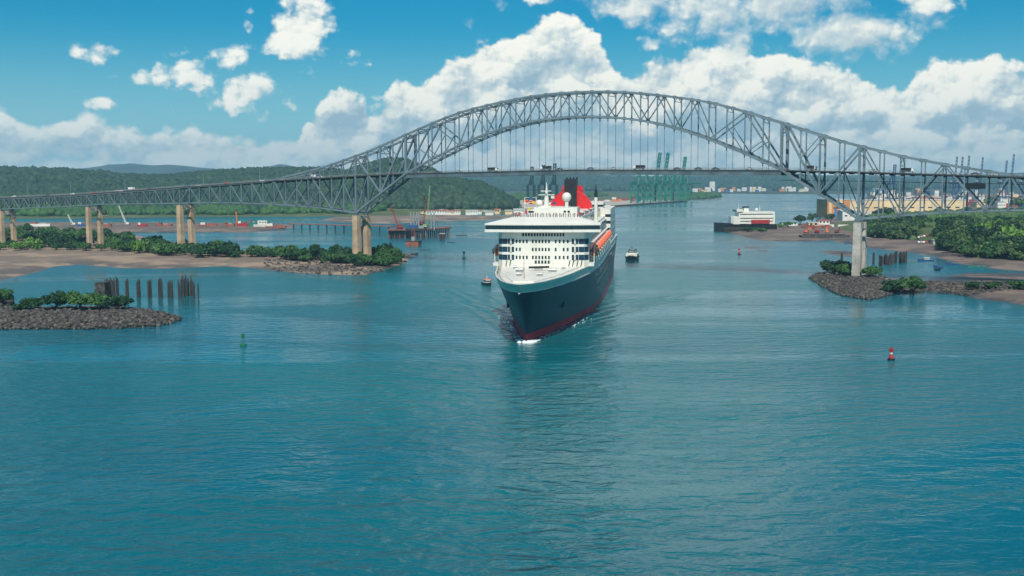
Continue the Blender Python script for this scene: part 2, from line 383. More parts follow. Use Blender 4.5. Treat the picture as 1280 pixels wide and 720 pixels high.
_k = NT(M_rock.node_tree); _b = _k.n['Principled BSDF']; _s = _b.inputs['Base Color'].links[0].from_socket
_g = _k.new('ShaderNodeNewGeometry'); _z = _k.new('ShaderNodeSeparateXYZ'); _k.set(_z.inputs[0], _g.outputs['Position'])
_v = _k.noise(_g.outputs['Position'], .55, 2, .5)
_c = _k.mix(_k.ss(_v, .52, .66), _s, (.12, .105, .09))
_c = _k.mix(_k.ss(_k.m('ADD', _z.outputs[2], _v), 1.0, 1.6, .85, 0.), _c, (.016, .018, .014))     # tide line: wet stones below, dry above
_k.set(_b.inputs['Base Color'], _c); _k.set(_b.inputs['Roughness'], _k.ss(_z.outputs[2], .4, 1.2, .4, .9))
# water
def water_mat():
    m_ = bpy.data.materials.new('harbour water'); m_.use_nodes = True; k = NT(m_.node_tree); b = k.n['Principled BSDF']
    ge = k.new('ShaderNodeNewGeometry'); P = ge.outputs['Position']
    Ps = k.vm('MULTIPLY', P, (.45, 1., 1.))
    big = k.noise(Ps, .007, 4, .6, dist=1.2); big2 = k.noise(P, .0022, 3, .5, dist=.6)
    Pw = k.vm('MULTIPLY', P, (.55, 1., 1.))
    n1 = k.noise(Pw, .25, 3, .5, dist=.5)
    n2 = k.noise(Pw, .8, 3, .6, dist=.3)
    n3 = k.noise(Pw, .05, 2, .5)
    hgt = k.m('ADD', k.m('MULTIPLY', n1, 1.75), k.m('ADD', k.m('MULTIPLY', n2, .27), k.m('MULTIPLY', n3, 1.7)))
    # wake of the ship: the diverging waves thrown off by the bow
    ya = math.atan(.128); ca, sa = math.cos(ya), math.sin(ya)
    q = k.vm('SUBTRACT', P, (5., 388., 0.))
    u = k.vm('DOT_PRODUCT', q, (sa, ca, 0)); v = k.m('ABSOLUTE', k.vm('DOT_PRODUCT', q, (ca, -sa, 0)))
    wob = k.m('MULTIPLY', k.m('SUBTRACT', k.noise(P, .06, 2), .5), 9.)
    e = k.m('ADD', k.m('SUBTRACT', v, k.m('MULTIPLY', u, .36)), wob)
    amp = k.m('MULTIPLY', k.ss(u, -4., 12.), k.ss(u, 40., 330., 1., 0.))
    amp = k.m('MULTIPLY', amp, k.m('MULTIPLY', k.ss(e, -34., -6., 0., 1.), k.ss(e, 0., 7., 1., 0.)))
    wk = k.m('MULTIPLY', k.m('SINE', k.m('MULTIPLY', e, .85)), k.m('MULTIPLY', amp, .28))
    hgt = k.m('ADD', hgt, wk)
    bn = k.new('ShaderNodeBump'); bn.inputs['Distance'].default_value = 1.
    patch = k.m('MINIMUM', k.m('ADD', k.ss(big, .41, .56, .18, 1.), k.m('MULTIPLY', amp, .5)), 1.)
    k.set(bn.inputs['Strength'], patch); k.set(bn.inputs['Height'], hgt)
    k.set(b.inputs['Normal'], bn.outputs[0])
    c = k.mix(k.ss(big2, .35, .65), (.0, .088, .124), (.0, .138, .155))
    k.set(b.inputs['Base Color'], c)
    k.set(b.inputs['Roughness'], k.ss(big, .41, .56, .08, .22)); b.inputs['IOR'].default_value = 1.333
    return m_
M_water = water_mat()

# ------------------------------------------------------------------ water and land
wv = []; wf = []
ys = [-600, -150, 150, 500, 1500, 5000, 16000]; xs = [-12000, -3000, -800, 0, 800, 3000, 12000]
for y in ys:
    for x in xs: wv.append((x, y, 0))
for j in range(len(ys)-1):
    for i in range(len(xs)-1): a = j*len(xs)+i; wf.append((a, a+1, a+len(xs)+1, a+len(xs)))
tag(np_mesh('water', wv, wf, M_water), kind='structure')

LANDS = []
def land(name, px, m_, zmax=2., ramp=12., res=3., noise_=.5, nsc=12., world_pts=(), extra=None, edge=6.):
    """land from its waterline traced on the sea level, a height field that dips under the water outside"""
    poly = [at(x, y)[:2] for x, y in px]+list(world_pts)
    P = np.array([p[:2] for p in poly]); x0, y0 = P.min(0)-18; x1, y1 = P.max(0)+18
    nx = int((x1-x0)/res)+2; ny = int((y1-y0)/res)+2
    X, Y = np.meshgrid(np.linspace(x0, x1, nx), np.linspace(y0, y1, ny))
    def hf(X, Y, poly=poly):
        d = sdist(poly, X, Y)+vnoise(X, Y, nsc*2.2, 4)*edge
        z = np.where(d > 0, zmax*(1-np.exp(-np.maximum(d, 0)/ramp)), d*.12)
        z = z+vnoise(X+31, Y+7, nsc, 4)*noise_*np.clip(d/8+.3, 0, 1)
        if extra is not None: z = z+extra(X, Y, d)
        return z, d
    Z, D = hf(X, Y)
    keep = D > -18
    idx = np.arange(nx*ny).reshape(ny, nx)
    k4 = keep[:-1, :-1] | keep[1:, 1:]
    Fc = np.stack([idx[:-1, :-1], idx[:-1, 1:], idx[1:, 1:], idx[1:, :-1]], -1)[k4]
    V = np.stack([X, Y, Z], -1).reshape(-1, 3)
    us = np.unique(Fc); rm = np.full(nx*ny, -1); rm[us] = np.arange(len(us))
    o = np_mesh(name, V[us], rm[Fc], m_, smooth=True); tag(o, kind='structure')
    return hf
def gh(hf, x, y):
    z, d = hf(np.array([x]), np.array([y])); return float(z[0])

h_rockL = land('rocky_spit_ground', [(-90, 412), (60, 411), (140, 411), (190, 408), (212, 404), (222, 399), (208, 394), (160, 390), (-90, 390)], M_mud_d, 3.2, 7, 1.5, .4, 8, edge=3)
h_cornL = land('corner_islet_ground', [(-90, 392), (-10, 387), (10, 383), (17, 377), (-10, 370), (-90, 366)], M_mud_d, 2.2, 8, 2, .4, 8, edge=3)
h_mudL = land('mudflat', [(-160, 400), (-60, 376), (-10, 353), (20, 346), (48, 340), (70, 333), (100, 331), (150, 335), (200, 336), (280, 333), (350, 339), (400, 343), (450, 344), (480, 338), (505, 329), (521, 321), (510, 316), (470, 314), (405, 319), (340, 316), (300, 314), (260, 308), (200, 300), (160, 292), (145, 284), (60, 283), (-160, 284)], M_mud, 2.2, 16, 3, .7, 22)
h_bank = land('construction_bank', [(-200, 292), (60, 290), (200, 291), (300, 290), (345, 288), (372, 284), (362, 281), (200, 279.5), (-200, 279)], M_mud_d, 3.5, 14, 5, .6, 25, edge=5)
h_flat = land('sandflat', [(395, 276.5), (440, 279), (490, 280), (540, 277), (600, 276), (640, 273), (655, 270), (560, 269), (420, 271)], M_mud, 1.6, 30, 8, .6, 60, edge=14)
def hills(X, Y, d):
    def prof(pts, Yc, wid, amp=1., r=.06):
        xp = [ax(x, Yc) for x, y in pts]; zp = [az_(x, y, Yc)-14 for x, y in pts]
        z = np.interp(X*Yc/np.maximum(Y, 300), xp, zp)
        return z*np.exp(-((Y-Yc)/wid)**2*np.where(Y > Yc, .5, 1.))*amp*(1+vnoise(X, Y, 260, 4)*(.12+.45*np.clip(np.abs(Y-Yc)/wid*2, 0, 1)))+vnoise(X+900, Y, 420, 3)*14*np.clip(z/40, 0, 1)
    a = prof([(-500, 215), (-200, 206), (0, 208), (45, 209), (95, 211), (150, 215), (200, 217), (250, 213), (300, 211), (350, 210), (400, 211), (430, 214), (455, 240), (480, 270)], 3000, 700)
    b = prof([(340, 268), (395, 235), (430, 214), (455, 207), (478, 201), (490, 199), (510, 201), (540, 212), (560, 221), (600, 227), (620, 236), (640, 247), (655, 258), (680, 266)], 2350, 300)
    return np.maximum(0, np.maximum(a, b))*np.clip(d/120, 0, 1)
h_main = land('hill_terrain', [(-500, 276), (-60, 274), (100, 273), (250, 271), (420, 270.5), (560, 268.5), (650, 267), (700, 263), (735, 260.5), (770, 259.5), (853, 251), (880, 249.5), (903, 247.5), (905, 245), (880, 243.5)], M_earth, 3., 30, 22, 1., 90, world_pts=[(700, 5600), (-3600, 5600), (-3600, 2400)], extra=hills, edge=10)
def rbank(X, Y, d): return 0*X
h_right = land('east_bank', [(902, 288.5), (918, 293), (935, 298), (970, 302), (1010, 302), (1035, 300), (1062, 306), (1085, 311), (1110, 313), (1145, 317), (1165, 321), (1190, 328), (1230, 335), (1300, 341), (1400, 348)], M_mud_d, 2.6, 24, 6, .7, 30, world_pts=[(900, 700), (1500, 2600), (1900, 4300), tuple(at(1088, 245.5)[:2]), tuple(at(1045, 256)[:2]), tuple(at(1028, 269)[:2]), tuple(at(1022, 278)[:2]), tuple(at(960, 282.5)[:2]), tuple(at(904, 285.5)[:2])], edge=8)
h_wood = land('wooded_slope', [(1080, 298), (1130, 303), (1165, 308), (1180, 316), (1215, 324), (1300, 331), (1400, 336)], M_earth, 19., 75, 5, 1.5, 40, world_pts=[(760, 900), (800, 1350), (560, 1500), (380, 1380), (345, 1180)], edge=4)
h_isleR = land('pier_islet_ground', [(1013, 346), (1020, 353), (1035, 361), (1055, 370), (1085, 375), (1103, 372), (1115, 367), (1160, 365), (1190, 367), (1230, 375), (1300, 383), (1400, 392), (1400, 364), (1300, 360), (1160, 354), (1110, 350), (1080, 344), (1050, 339), (1030, 339)], M_mud_d, 3.2, 11, 2, .5, 12, edge=3)
h_low = land('low_mudflat', [(1150, 352), (1175, 345), (1210, 341), (1300, 341), (1400, 346), (1400, 358), (1300, 356), (1200, 353)], M_mud_d, .45, 8, 3, .35, 25, edge=5)
h_spit = land('mud_spit', [(1020, 314.5), (1040, 313), (1070, 315), (1085, 319), (1060, 321), (1035, 318)], M_mud_d, .7, 8, 2.5, .3, 12, edge=5)
land('mud_bar', [(928, 309), (950, 309), (952, 310.5), (935, 310.8)], M_mud_d, .4, 3, 2., .2, 8, edge=2)
land('mud_bar', [(943, 313), (958, 312.5), (960, 314), (946, 314.5)], M_mud_d, .5, 3, 2., .2, 8, edge=2)
# far shore and blue mountains beyond it
def mts(X, Y, d):
    def prof(pts, Yc, wid):
        xp = [ax(x, Yc) for x, y in pts]; zp = [az_(x, y, Yc) for x, y in pts]
        return np.interp(X*Yc/np.maximum(Y, 300), xp, zp)*np.exp(-((Y-Yc)/wid)**2)*(1+vnoise(X, Y, 500, 5)*.25)
    a = prof([(-400, 214), (60, 214), (110, 211), (140, 207), (165, 206.5), (190, 209), (215, 207.5), (245, 210), (280, 213), (330, 211), (352, 206), (380, 210), (450, 215), (600, 222), (640, 217), (660, 221), (690, 219), (705, 216), (722, 216), (745, 220), (762, 219), (780, 217), (800, 221), (830, 220), (850, 217), (885, 219), (930, 218), (980, 221), (1040, 220), (1100, 221), (1200, 219), (1300, 217), (1700, 215)], 9500, 1100)
    b = prof([(-400, 240), (400, 240), (600, 226), (650, 225), (700, 222), (730, 223), (760, 226), (800, 228), (860, 228), (920, 224), (960, 222), (990, 224), (1030, 227), (1080, 229), (1300, 228), (1700, 226)], 7200, 600)
    return np.maximum(0, np.maximum(a, b))
h_far = land('distant_hills', [(700, 241), (900, 242), (1000, 243), (1080, 242.5), (1300, 242)], mat('distant wooded slopes', (.035, .065, .035), .9, 0, .3, .004), 6., 80, 60, 2, 200, world_pts=[(6500, 5200), (6500, 11200), (-6500, 11200), (-6500, 5900), (-800, 5900)], extra=mts, edge=40)

# ------------------------------------------------------------------ the bridge
BQ = (189.08, 609.46, .5244); PAN = 10.75; BW = 11.3
def br(n, z, off=0.):
    X0, Y0, th = BQ
    return Vector((X0-n*PAN*math.cos(th)+off*math.sin(th), Y0+n*PAN*math.sin(th)+off*math.cos(th), z))
TT = [54.8, 54.6, 54.2, 53.4, 52.2, 50.8, 49.1, 47.3, 45.1, 42.1, 38.9, 35.3, 31.9, 28.1, 24.6, 21.1, 18.2, 15.3, 12.5, 10.2, 8.0, 6.0, 4.2, 2.2]
def T(d):
    d = abs(d)
    return TT[int(d)]+56 if d < 24 else DK(d)-.6
BB = [39.9, 39.5, 38.9, 37.7, 36.1, 33.8, 31.1, 27.7, 23.9, 19.7, 15.5, 10.6, 6.0, -.8, -7.5, -14.2, -21.1, -20.1, -19.2, -18.1, -17.2, -16.7, -16.2, -15.8, -15.4, -15.1, -14.9, -14.75, -14.7]
def B(d):
    d = abs(d)
    if d <= 28: return BB[int(d)]+56
    return float(np.interp(d, [28, 32, 40, 44, 52, 80], [41.3, 40.6, 39.2, 37.2, 34.3, 25]))
def DK(d): return float(np.interp(abs(d), [0, 12, 16, 20, 24, 28, 32, 44, 52, 90], [63.3, 61.9, 60.6, 58.9, 57.2, 54.9, 53, 46.6, 44.0, 30]))
bridge = empty('steel_arch_bridge', br(0, 0)); BI = bridge.matrix_world
bridge_off = Vector(br(0, 0))
tag(bridge, 'grey steel truss arch bridge crossing the whole channel above the cruise ship', 'bridge')
def lb(mb):       # bridge meshes are written in world coordinates, then moved to the bridge's own base
    mb.v = [(x-bridge_off.x, y-bridge_off.y, z-bridge_off.z) for x, y, z in mb.v]; return mb
D0, D1 = -20, 32     # n runs from the right abutment side (-20) to the left anchor pier (48)
arch_trusses = []
for side, off in enumerate((0., BW)):
    tr = MB()
    for n in range(-16, 48):                                   # top chord
        d, e = n-16, n+1-16
        wd = 1.15 if abs(n-16) < 24 else .8
        tr.bar(br(n, T(d), off), br(n+1, T(e), off), wd)
    top = lb(tr).build('arch_truss', M_steel, bridge)          # the truss, carried by its top chord
    arch_trusses.append(top)
    b1 = MB()
    for n in range(-16, 48):
        d, e = n-16, n+1-16
        b1.bar(br(n, B(d), off), br(n+1, B(e), off), 1.25 if abs(n-15.5) < 17 else .85)
    lb(b1).build('bottom_chord', M_steel, top)
    for n in range(-16, 49):
        d = n-16; wd = .62
        if abs(d) == 12: wd = 1.5
        elif abs(d) == 16: wd = 1.2
        elif abs(d) == 14: wd = .95
        elif abs(d) > 16: wd = .6
        lb(MB().bar(br(n, B(d), off), br(n, T(d), off), wd)).build('vertical_member', M_steel, top)
    def diag(d0_, z0_, d1_, z1_, wd, sgn):
        n0, n1 = 16+sgn*d0_, 16+sgn*d1_
        lb(MB().bar(br(n0, z0_, off), br(n1, z1_, off), wd)).build('diagonal_member', M_steel, top)
    for sgn in (1, -1):
        for d in range(0, 8):                                  # Warren panels of the arch (top nodes odd)
            if d % 2 == 0: diag(d, B(d), d+1, T(d+1), .6, sgn)
            else: diag(d, T(d), d+1, B(d+1), .6, sgn)
        for a, ta, b_, tb, sub in ((8, 0, 10, 1, ('low', 10)), (10, 1, 12, 0, ('low', 10)), (12, 1, 14, 0, ('up', 14)), (14, 0, 16, 1, ('low', 16)), (16, 1, 18, 0, ('low', 16)), (18, 0, 20, 1, ('low', 20)), (20, 1, 22, 0, ('low', 20))):
            za = T(a) if ta else B(a); zb = T(b_) if tb else B(b_)
            wd = 1.15 if a == 12 else (.9 if a in (10, 14) else .7)
            diag(a, za, b_, zb, wd, sgn)
            zs = B(sub[1]) if sub[0] == 'low' else T(sub[1])
            diag((a+b_)/2, (za+zb)/2, sub[1], zs, .5, sgn)
        for d in range(22, 32):
            if d % 2 == 0: diag(d, B(d), d+1, T(d+1), .5, sgn)
            else: diag(d, T(d), d+1, B(d+1), .5, sgn)
    gp = MB()
    for n in range(-16, 49):
        d = n-16
        for fz in (T, B):
            e = .1; z1_ = fz(d)+(fz(d+1)-fz(d))*e; z0_ = fz(d)+(fz(d-1)-fz(d))*e; w2 = 1.7 if abs(d) < 24 else 1.2
            gp.bar(br(n-e, z0_, off-.02), br(n, fz(d), off-.02), .95 if fz is B and abs(d) < 17 or fz is T else .9, w2); gp.bar(br(n, fz(d), off-.03), br(n+e, z1_, off-.03), .95, w2)
    lb(gp).build('gusset_plates', M_steel_d, top)['kind'] = 'stuff'
    for n in range(5, 28):                                     # hangers from the arch down to the tie girder
        d = n-16
        h_ = MB(); h_.bar(br(n, B(d), off), br(n, DK(d)-1, off), .2)
        h_.bar(br(n, B(d)-2.6, off), br(n, B(d)-.5, off), .55)
        lb(h_).build('hanger', M_steel_d, top)
    g = MB()
    for n in range(4, 28):                                     # tie girder beside the road
        g.bar(br(n, DK(n-16)-1.5, off), br(n+1, DK(n-15)-1.5, off), .5, 3.1)
    lb(g).build('tie_girder', M_steel_d, bridge)
def cross(name, items, m_):
    mb = MB()
    for p, q, wd in items: mb.bar(p, q, wd)
    return lb(mb).build(name, m_, bridge)
it = []
for n in range(-16, 41):
    d = n-16
    if abs(d) < 22:
        it.append((br(n, T(d), 0), br(n, T(d), BW), .5))
        if abs(d) < 13:
            it.append((br(n, T(d)-2.6, 0), br(n, T(d)-2.6, BW), .35)); it.append((br(n, T(d)-2.6, 0), br(n, T(d), BW/2), .3)); it.append((br(n, T(d)-2.6, BW), br(n, T(d), BW/2), .3))
        if abs(d+1) < 22: it += [(br(n, T(d), 0), br(n+1, T(d+1), BW), .3), (br(n, T(d), BW), br(n+1, T(d+1), 0), .3)]
cross('top_bracing', it, M_steel)
it = []
for n in range(-16, 49):
    d = n-16
    it.append((br(n, B(d), 0), br(n, B(d), BW), .5))
    if n < 48 and abs(d) != 12: it += [(br(n, B(d), 0), br(n+1, B(d+1), BW), .3), (br(n, B(d), BW), br(n+1, B(d+1), 0), .3)]
cross('bottom_bracing', it, M_steel_d)
it = []
for d in (12, 14, 16, 18, 20):
    for sgn in (1, -1):
        n = 16+sgn*d; lo = max(B(d), 0); dk = DK(d)
        it += [(br(n, T(d)-5, 0), br(n, T(d)-5, BW), .5), (br(n, T(d)-5, 0), br(n, T(d), BW/2), .4), (br(n, T(d)-5, BW), br(n, T(d), BW/2), .4)]
        if lo < dk-8: it += [(br(n, lo, 0), br(n, dk-2, BW), .4), (br(n, lo, BW), br(n, dk-2, 0), .4)]
cross('sway_frame', it, M_steel)
# road deck with floor beams, parapets
def ribbon(n0, n1, o0, o1, zo, th, step=1):
    mb = MB(); n = n0
    while n < n1:
        m2 = min(n+step, n1); a = DK(n-16)+zo; b_ = DK(m2-16)+zo
        v = [br(n, a-th, o0), br(n, a-th, o1), br(n, a, o0), br(n, a, o1), br(m2, b_-th, o0), br(m2, b_-th, o1), br(m2, b_, o0), br(m2, b_, o1)]
        mb.add(v, [(0, 1, 5, 4), (2, 6, 7, 3), (0, 4, 6, 2), (1, 3, 7, 5)]); n = m2
    return lb(mb)
N0, N1 = -24, 92
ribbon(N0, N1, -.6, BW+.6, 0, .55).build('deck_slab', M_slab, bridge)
ribbon(N0, N1, .4, BW-.4, .05, .045).build('roadway', M_asph, bridge)
lm = ribbon(N0, N1, BW/2-.12, BW/2+.12, .056, .004).build('centre_line', mat('road paint yellow', (.55, .42, .08)), bridge)
fb = MB(); pr = MB()
for i in range(N0*2, N1*2):
    n = i/2
    fb.bar(br(n, DK(n-16)-1.1, 0), br(n, DK(n-16)-1.1, BW), .35, 1.1)
for off in (1.8, 3.8, 5.65, 7.5, 9.5):
    for n in range(N0, N1): fb.bar(br(n, DK(n-16)-.85, off), br(n+1, DK(n-15)-.85, off), .3, .6)
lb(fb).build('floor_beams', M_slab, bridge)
for off in (-.5, BW+.5):
    pr = MB()
    for n in range(N0, N1):
        for zz in (1.15, .75, .35): pr.bar(br(n, DK(n-16)+zz, off), br(n+1, DK(n-15)+zz, off), .1)
        for q in range(4): pr.bar(br(n+q/4, DK(n+q/4-16), off), br(n+q/4, DK(n+q/4-16)+1.2, off), .1)
    lb(pr).build('railing', M_grey, bridge)
it = []
for n in range(-16, 4):
    it.append((br(n, DK(16)-5.2+(DK(n-16)-DK(16))*.6, 1), br(n+1, DK(16)-5.2+(DK(n-15)-DK(16))*.6, 1), .32))
    it.append((br(n, DK(16)-5.2+(DK(n-16)-DK(16))*.6, 1), br(n, DK(n-16)-.8, 1), .16))
cross('inspection_rail', it, M_black)
gb = MB(); zc = DK(22)-4.8
for a, b_ in ((-4.9, -5.6),): 
    p0 = br(a-.35, 0, .3)
    gb.bar(br(-5.05, zc-.6, 2.2), br(-5.95, zc-.6, 2.2), 4.2, 3.)
lb(gb).build('inspection_gantry', M_black, bridge)
gb = MB(); gb.bar(br(4.9, 59.6, 3), br(3.9, 59.6, 3), 4, .9); gb.bar(br(3.7, 59.1, 3), br(2.7, 59.1, 3), 3, .4); gb.bar(br(4.7, 61, 3), br(4.7, 59, 3), .3); gb.bar(br(4.1, 61, 3), br(4.1, 59, 3), .3)
lb(gb).build('hanging_platform', M_black, bridge)
# approach deck trusses (left of the anchor pier) and their piers
for off in (0., BW):
    tr = MB(); ns = np.arange(48, 92.01, .62)
    for a, b_ in zip(ns[:-1], ns[1:]):
        tr.bar(br(a, DK(a-16)-1.2, off), br(b_, DK(b_-16)-1.2, off), .6)
        tr.bar(br(a, B(a-16), off), br(b_, B(b_-16), off), .65)
        tr.bar(br(a, B(a-16), off), br(a, DK(a-16)-1.2, off), .35)
    for i, (a, b_) in enumerate(zip(ns[:-1], ns[1:])):
        if i % 2: tr.bar(br(a, B(a-16), off), br(b_, DK(b_-16)-1.2, off), .4)
        else: tr.bar(br(a, DK(a-16)-1.2, off), br(b_, B(b_-16), off), .4)
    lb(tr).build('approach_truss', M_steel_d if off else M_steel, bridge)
it = []
for i, a in enumerate(np.arange(48, 92, 1.24)):
    it.append((br(a, B(a-16), 0), br(a, DK(a-16)-1.5, BW), .3)); it.append((br(a, B(a-16), BW), br(a, DK(a-16)-1.5, 0), .3)); it.append((br(a, B(a-16), 0), br(a, B(a-16), BW), .35))
cross('approach_bracing', it, M_steel_d)
def pier(n, ztop, zbot, wt_, wb, tan=False, cap=True):
    th = BQ[2]
    p = MB(); base = br(n, 0)
    def col(off):
        c = br(n, 0, off); a = MB()
        ux, uy = math.cos(th), -math.sin(th); vx, vy = math.sin(th), math.cos(th)
        out = []
        for z, wd in ((zbot-2.5, wb*1.5), (zbot+.6, wb*1.5), (zbot+.6, wb), (ztop, wt_)):
            for i, j in ((-1, -1), (1, -1), (1, 1), (-1, 1)):
                out.append((c.x+(i*ux+j*vx)*wd/2, c.y+(i*uy+j*vy)*wd/2, z))
        f = [(4*k_+i, 4*k_+(i+1) % 4, 4*k_+4+(i+1) % 4, 4*k_+4+i) for k_ in range(3) for i in range(4)]+[(12, 13, 14, 15), (3, 2, 1, 0)]
        a.add(out, f); return a
    P = lb(col(0.)).build('pier', M_conc_tan if tan else M_conc, bridge)
    lb(col(BW)).build('column', M_conc_tan if tan else M_conc, P)
    if cap:
        lb(MB().bar(br(n, ztop-1.8, 1.), br(n, ztop-1.8, BW-1.), wt_*.8, 3.2)).build('cross_beam', M_conc, P)
    s_ = MB()
    for off in (0, BW): s_.bar(br(n, ztop, off), br(n, ztop+1.1, off), 2.2); s_.bar(br(n-.16, ztop+1.1, off), br(n+.16, ztop+1.1, off), 1.5, 1.6)
    lb(s_).build('bearing', M_steel_d, P)
pier(0, 32.9, 2.6, 3.9, 4.5); pier(32, 32.9, 2., 4.1, 4.7, tan=True)
for n, w_ in ((48, 3.7), (57.8, 3.0), (68.3, 3.0), (78, 3.2), (88, 3.2)): pier(n, B(n-16)-1.6, 2, w_, w_*1.16, tan=True)
pier(-16, B(32)-1.6, 2, 4.2, 5.2)

# street lamps on the approach
proto = empty('street_lamp')
MB().tube((0, 0, 0), (0, 0, 9.5), .16, .09, 6).bar((0, 0, 9.4), (1.6, 0, 9.9), .12).build('pole', M_grey, proto)
MB().box(1.4, 2.3, -.16, .16, 9.8, 10.).build('lamp_head', M_grey, proto)
for i, (n, off) in enumerate(((35.5, 10.9), (41.2, 10.9), (46.6, 10.9), (54.8, 10.9), (61, 10.9), (66.2, 10.9))):
    o = proto if i == 0 else copy_tree(proto)
    p = br(n, DK(n-16)+.05, off); o.location = p; o.rotation_euler = (0, 0, -BQ[2]-math.pi/2)
    where = ['nearest to the arch leg', 'second from the arch', 'right above the pale twin-column pier at left', 'left of the twin-column pier', 'over the mangroves far left', 'nearest to the left edge of the picture'][i]
    tag(o, 'lamp post on the left approach, '+where, 'street lamp', 'lamp posts on the bridge approach')

# vehicles on the bridge and in the car park
carcols = {c: mat(c+' car paint', col, .3, 0, .03, 1.) for c, col in dict(white=(.75, .75, .74), black=(.02, .02, .022), silver=(.42, .43, .44), red=(.45, .03, .02), blue=(.03, .09, .28)).items()}
M_tyre = mat('tyre rubber', (.02, .02, .02), .9)
def wheels(parent, xs_, w_, r):
    for x in xs_:
        for y in (-w_, w_): MB().tube((x, y-.12, r), (x, y+.12, r), r, r, 12).build('wheel', M_tyre, parent)
def make_car(col, kind='car'):
    o = empty('parked_car' if kind == 'parked' else 'car')
    b = MB(); pts = [(-2.2, .35), (-2.25, .85), (-1.6, .95), (-1.1, 1.42), (.55, 1.45), (1.25, .98), (2.1, .82), (2.25, .4)]
    b.yprism(pts, -.86, .86); b.build('body', carcols[col], o)
    g = MB(); g.yprism([(-1.45, .97), (-1.02, 1.36), (.5, 1.39), (1.08, .99)], -.875, .875); g.build('side_window', M_glass, o)
    MB().add([(1.27, -.72, .99), (1.27, .72, .99), (.62, .66, 1.44), (.62, -.66, 1.44)], [(0, 1, 2, 3)]).build('windscreen', M_glass, o)
    wheels(o, (-1.4, 1.35), .8, .34); return o
def make_truck(col):
    o = empty('truck')
    MB().box(-3.4, 2., -1.1, 1.1, .9, 2.7).build('cargo_box', carcols[col], o)
    MB().yprism([(2.2, .6), (2.2, 2.4), (3.2, 2.4), (3.8, 1.6), (3.9, .6)], -1.05, 1.05).build('cab', carcols['white'] if col != 'white' else carcols['blue'], o)
    MB().add([(3.26, -.95, 2.32), (3.26, .95, 2.32), (3.82, .95, 1.65), (3.82, -.95, 1.65)], [(0, 3, 2, 1)]).build('windscreen', M_glass, o)
    MB().box(-3.4, 3.8, -.85, .85, .5, .88).build('chassis', M_black, o)
    wheels(o, (-2.4, 2.9), .95, .45); return o
cp = {c: make_car(c) for c in carcols}; tp = {c: make_truck(c) for c in ('white', 'black')}
used = set()
def put(kind, col, loc, rz, label, group, pitch=0.):
    src = (cp if kind == 'car' else tp)[col]
    o = src if (kind, col) not in used else copy_tree(src)
    used.add((kind, col)); o.location = loc; o.rotation_euler = (0, pitch, rz); tag(o, label, kind, group); return o
rnd = random.Random(3)
cols = list(carcols)
traffic = [(617, 'truck', 'black'), (683, 'truck', 'black'), (700, 'car', 'black'), (738, 'car', 'blue'), (767, 'car', 'silver'), (799, 'truck', 'black'), (846, 'car', 'black'), (872, 'car', 'black'), (894, 'car', 'black'), (936, 'car', 'silver'), (1012, 'truck', 'black'), (1090, 'car', 'silver'), (1132, 'truck', 'black'), (1216, 'car', 'red'), (1243, 'car', 'silver'), (575, 'car', 'silver'), (548, 'car', 'black'), (520, 'car', 'blue'), (492, 'car', 'red'), (402, 'car', 'white'), (395, 'truck', 'white'), (356, 'car', 'silver'), (330, 'car', 'white'), (285, 'car', 'red'), (250, 'car', 'silver'), (236, 'car', 'blue'), (190, 'car', 'black'), (166, 'truck', 'white'), (153, 'car', 'white'), (148, 'car', 'silver'), (120, 'car', 'red'), (93, 'car', 'white'), (62, 'car', 'black'), (20, 'car', 'white')]
def n_of(px, off=0.):
    lo, hi = -24., 92.
    for _ in range(40):
        mid = (lo+hi)/2; p = br(mid, 0, off)
        if 640+F*p.x/p.y > px: lo = mid
        else: hi = mid
    return lo
for i, (px, kd, c) in enumerate(traffic):
    lane = 3.2 if (i % 2) else BW-3.2
    n = n_of(px, lane); th = -BQ[2]+(math.pi if lane < 5 else 0)
    lane_t = 'near' if lane < 5 else 'far'
    where = ('under the middle of the arch' if 650 < px < 800 else 'under the left half of the arch' if 500 < px <= 650 else 'under the right half of the arch' if 800 <= px < 980 else 'on the right side span' if px >= 980 else 'on the left side span' if px > 225 else 'on the left approach')
    rank = sum(1 for a in traffic[:i] if a[1] == kd and a[2] == c)
    put(kd, c, br(n, DK(n-16)+.06, lane), th, '%s %s in the bridge\'s %s lane, %d%% across the picture from its left' % (c, 'box truck' if kd == 'truck' else 'car', lane_t, round(px/12.8)), 'traffic on the bridge')

# ------------------------------------------------------------------ the cruise ship
SY = math.atan(.128)
ship = empty('cruise_ship', (5.0, 388, 0), -SY)      # local y runs aft from the bow at the waterline, x to port (right in the picture)
tag(ship, 'huge cruise ship with navy hull, white decks and red and black funnel, mid channel', 'cruise ship')
def stem(z): return float(np.interp(z, [-3, 0, 3, 6, 10, 14, 18, 20, 21.6, 22.2], [1, 0, -.6, -2.0, -5.0, -9., -14.5, -18., -20.6, -21.4]))
LEN = 330.
def hb(y, z):
    s0 = stem(z); t = (y-s0); u = min(max(z, 0)/20., 1.06)
    L = 150*(1-u)+92*u
    t = min(max(t/L, 0), 1)
    p = 1.75*(1-u)+2.55*u; e = 1.0*(1-u)+.70*u
    bw_ = 20.5*(1-(1-t)**1.75); bd_ = float(np.interp(y-s0, [0, 1, 4, 12, 28, 45, 80, 115, 150], [0, 1.5, 3.9, 7.3, 11.2, 14.2, 18.4, 20.3, 20.5]))
    uu = u**1.5; b = bw_*(1-uu)+bd_*uu
    b *= 1-.12*(1-u)*max(0, (y-250)/80)**2
    return b
